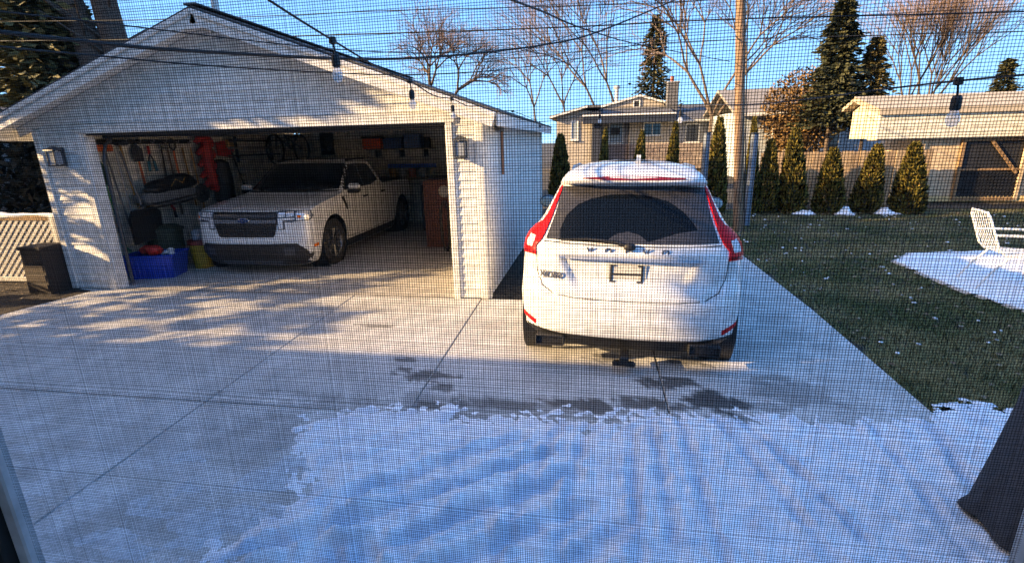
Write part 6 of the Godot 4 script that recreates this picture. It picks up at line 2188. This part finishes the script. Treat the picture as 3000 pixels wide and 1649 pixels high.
func build_wires() -> void:
	var w := [
		["thickest black cable sagging across the gable and rising to the pole", 0.013, [[-3.542, 2.527, -2.065], [-3.263, 2.514, -2.564], [-3.093, 2.512, -2.867], [-2.977, 2.512, -3.074], [-2.810, 2.523, -3.374], [-2.252, 2.590, -4.371], [-1.823, 2.680, -5.137], [-1.379, 2.821, -5.931], [-0.689, 3.082, -7.166], [-0.077, 3.382, -8.260], [0.953, 4.056, -10.101], [1.794, 4.636, -11.605]]],
		["thin cable crossing the gable lowest of the three", 0.006, [[-3.473, 2.455, -2.009], [-3.201, 2.425, -2.495], [-3.065, 2.424, -2.738], [-2.939, 2.424, -2.964], [-2.718, 2.425, -3.359], [-2.213, 2.460, -4.261], [-1.792, 2.516, -5.014], [-1.152, 2.670, -6.158], [0.005, 3.088, -8.227], [1.907, 4.015, -11.628]]],
		["thin cable crossing the gable highest, near the ridge", 0.005, [[-3.592, 2.630, -2.119], [-3.307, 2.633, -2.627], [-3.180, 2.640, -2.855], [-3.035, 2.645, -3.113], [-2.945, 2.648, -3.274], [-2.670, 2.655, -3.766], [-2.287, 2.680, -4.450], [-1.852, 2.745, -5.228], [-1.351, 2.870, -6.124], [-0.700, 3.107, -7.288], [1.9, 4.72, -11.6]]],
		["level overhead line passing the utility pole behind the garage ridge", 0.014, [[-17.080, 4.618, -11.15], [-9.480, 4.302, -11.15], [-4.614, 4.156, -11.15], [-0.574, 4.065, -11.15], [2.596, 4.032, -11.15], [7.335, 3.880, -11.15], [12.0, 3.8, -11.15]]],
		["upper overhead line leaving the picture at the top", 0.009, [[-16.882, 5.066, -11.2], [-9.384, 4.714, -11.2], [-4.569, 4.601, -11.2], [-1.764, 4.502, -11.2], [2.198, 4.403, -11.2], [9.0, 4.5, -11.2]]],
		["cord running from the house eave down towards the pole's foot", 0.009, [[-0.648, 2.682, -3.0], [-0.615, 2.852, -4.0], [-0.498, 3.029, -5.2], [-0.334, 3.169, -6.4], [-0.036, 3.354, -8.0], [0.841, 3.641, -11.0], [3.466, 3.769, -15.0]]],
		["faint far overhead line behind the utility pole and spruces", 0.014, [[-6.0, 4.7, -20.0], [-1.849, 4.914, -20.0], [1.796, 5.1, -20.0], [4.776, 5.1, -20.0], [9.493, 5.0, -20.0], [15.338, 4.85, -20.0]]],
	]
	for q in w:
		cable("overhead_cable", q[0], "cable", q[2], q[1], "overhead wires")
	# two strings of bulbs
	var strings := [
		["string light cord with bulbs running along the garage's eave", [[-1.03, 2.42, -1.0], [-1.05, 2.33, -1.6], [-1.07, 2.28, -2.1], [-1.09, 2.24, -2.6], [-1.11, 2.23, -3.1], [-1.15, 2.195, -3.7], [-1.19, 2.22, -4.3], [-1.2, 2.20, -4.9], [-1.21, 2.23, -5.5], [-1.18, 2.21, -6.2], [-1.1, 2.26, -7.0], [-1.0, 2.2, -9.5]], [2, 4, 6, 8, 10, 11]],
		["string light cord with bulbs hanging above the lawn side of the driveway", [[1.7, 2.0, -1.2], [1.31, 2.04, -2.2], [1.05, 2.06, -3.6], [0.79, 2.16, -5.2], [0.4, 2.16, -6.2], [0.05, 2.24, -7.2], [-0.5, 2.2, -8.6], [-1.0, 2.2, -9.6]], [1, 3, 5]],
	]
	var which := [["biggest hanging bulb, before the gable's right slope", "second bulb of the eave string, above the door's right half", "third bulb of the eave string, over the right jamb", "fourth bulb of the eave string, over the garage corner", "fifth bulb of the eave string, over the side wall", "last and smallest bulb of the eave string, at the far eave"], ["big bulb hanging before the tan garage's fascia", "bulb hanging right of the bungalow's chimney", "small bulb hanging before the bungalow's shaded corner"]]
	for si in 2:
		cable("string_light_cord", strings[si][0], "string light", strings[si][1], 0.0042)
		for k in strings[si][2].size():
			var p: Array = strings[si][1][strings[si][2][k]]
			var o := thing("light_bulb", which[si][k], "light bulb", Vector3(p[0], p[1], p[2]), 0.0, "unlit bulbs of the string lights")
			var b := MB.new()
			b.lathe([Vector2(0.0, 0.012), Vector2(0.014, 0.012), Vector2(0.016, -0.012), Vector2(0.006, -0.016), Vector2(0.0, -0.016)], Vector3.ZERO, 12)
			put("clip", b, M.black, o)
			b = MB.new()
			b.tube([Vector3(0, -0.01, 0), Vector3(0.004, -0.035, 0), Vector3(0.006, -0.06, 0)], 0.004, 6)
			put("lead", b, M.black, o)
			b = MB.new()
			b.lathe([Vector2(0.0, -0.05), Vector2(0.012, -0.05), Vector2(0.017, -0.062), Vector2(0.017, -0.098), Vector2(0.013, -0.104), Vector2(0.0, -0.104)], Vector3(0.006, 0, 0), 14)
			put("socket", b, M.black, o)
			b = MB.new()
			b.lathe([Vector2(0.012, -0.104), Vector2(0.015, -0.112), Vector2(0.022, -0.13), Vector2(0.022, -0.142), Vector2(0.014, -0.158), Vector2(0.0, -0.163)], Vector3(0.006, 0, 0), 16)
			put("globe", b, M.bulb, o)


func build_screen() -> void:
	var s := thing("insect_screen", "fine dark insect screen in a grey frame that the yard is seen through", "window screen")
	var z := -0.30
	var x0 := -0.496
	var x1 := 0.264
	var y0 := 1.36
	var y1 := 2.08
	var f := FastNoiseLite.new()
	f.seed = 77; f.frequency = 1.0
	var pitch := 0.00162
	var b := MB.new()
	var seg := 9
	for dir in 2:
		var n := int(((x1 - x0) if dir == 0 else (y1 - y0)) / pitch)
		for i in n:
			var jig := 0.00013 * rng.randfn()
			var fat := rng.randf_range(0.84, 1.24)
			var last := []
			for k in seg + 1:
				var t := float(k) / seg
				var u: float = (x0 if dir == 0 else y0) + (i + 0.5) * pitch + jig
				var v: float = lerpf(y0, y1, t) if dir == 0 else lerpf(x0, x1, t)
				u += 0.0011 * f.get_noise_2d(u * 5.0 + 20.0 * dir, v * 9.0) + 0.00035 * f.get_noise_2d(u * 90.0, v * 30.0 + 50.0 * dir)
				var p := Vector3(u, v, z) if dir == 0 else Vector3(v, u, z)
				var ring := []
				for r in [0.00022, 0.00013]:
					r *= fat
					var w := Vector3(r, 0, 0) if dir == 0 else Vector3(0, r, 0)
					ring.append([p - w + Vector3(0, 0, r), p + w + Vector3(0, 0, r), p + w - Vector3(0, 0, r), p - w - Vector3(0, 0, r)])
				if last.size() > 0:
					for m in 2:
						for e in [0, 2]:
							b.quad(last[m][e], last[m][e + 1], ring[m][e + 1], ring[m][e])
				last = ring
	tag(put("mesh", b, M.screen_core, s), "", "", "", "stuff")
	for q in [[x0 - 0.0065, (y0 + y1) / 2, 0.013, y1 - y0 + 0.03], [x1 + 0.0065, (y0 + y1) / 2, 0.013, y1 - y0 + 0.03], [(x0 + x1) / 2, y0 - 0.0075, x1 - x0, 0.015], [(x0 + x1) / 2, y1 + 0.0075, x1 - x0, 0.015]]:
		pbox("frame", Vector3(q[0], q[1], z), Vector3(q[2], q[3], 0.012), M.frame, s, 0.0015)
	var wf := thing("window_frame", "window casing with a dark gasket round the insect screen", "window frame")
	for q in [[x0 - 0.020, 0.013], [x1 + 0.020, 0.013]]:
		pbox("gasket", Vector3(q[0], (y0 + y1) / 2, z + 0.004), Vector3(q[1], y1 - y0 + 0.06, 0.02), M.gasket, wf, 0.002)
	for q in [[x0 - 0.0445, 0.035], [x1 + 0.0445, 0.035]]:
		pbox("jamb", Vector3(q[0], (y0 + y1) / 2, z + 0.01), Vector3(q[1], y1 - y0 + 0.16, 0.06), mat(0.05, 0.055, 0.06, 0.6), wf, 0.003)
	pbox("head", Vector3((x0 + x1) / 2, y1 + 0.045, z + 0.01), Vector3(x1 - x0 + 0.1, 0.05, 0.06), mat(0.05, 0.055, 0.06, 0.6), wf, 0.003)
	pbox("sill", Vector3((x0 + x1) / 2, y0 - 0.045, z + 0.01), Vector3(x1 - x0 + 0.1, 0.05, 0.08), M.frame, wf, 0.003)
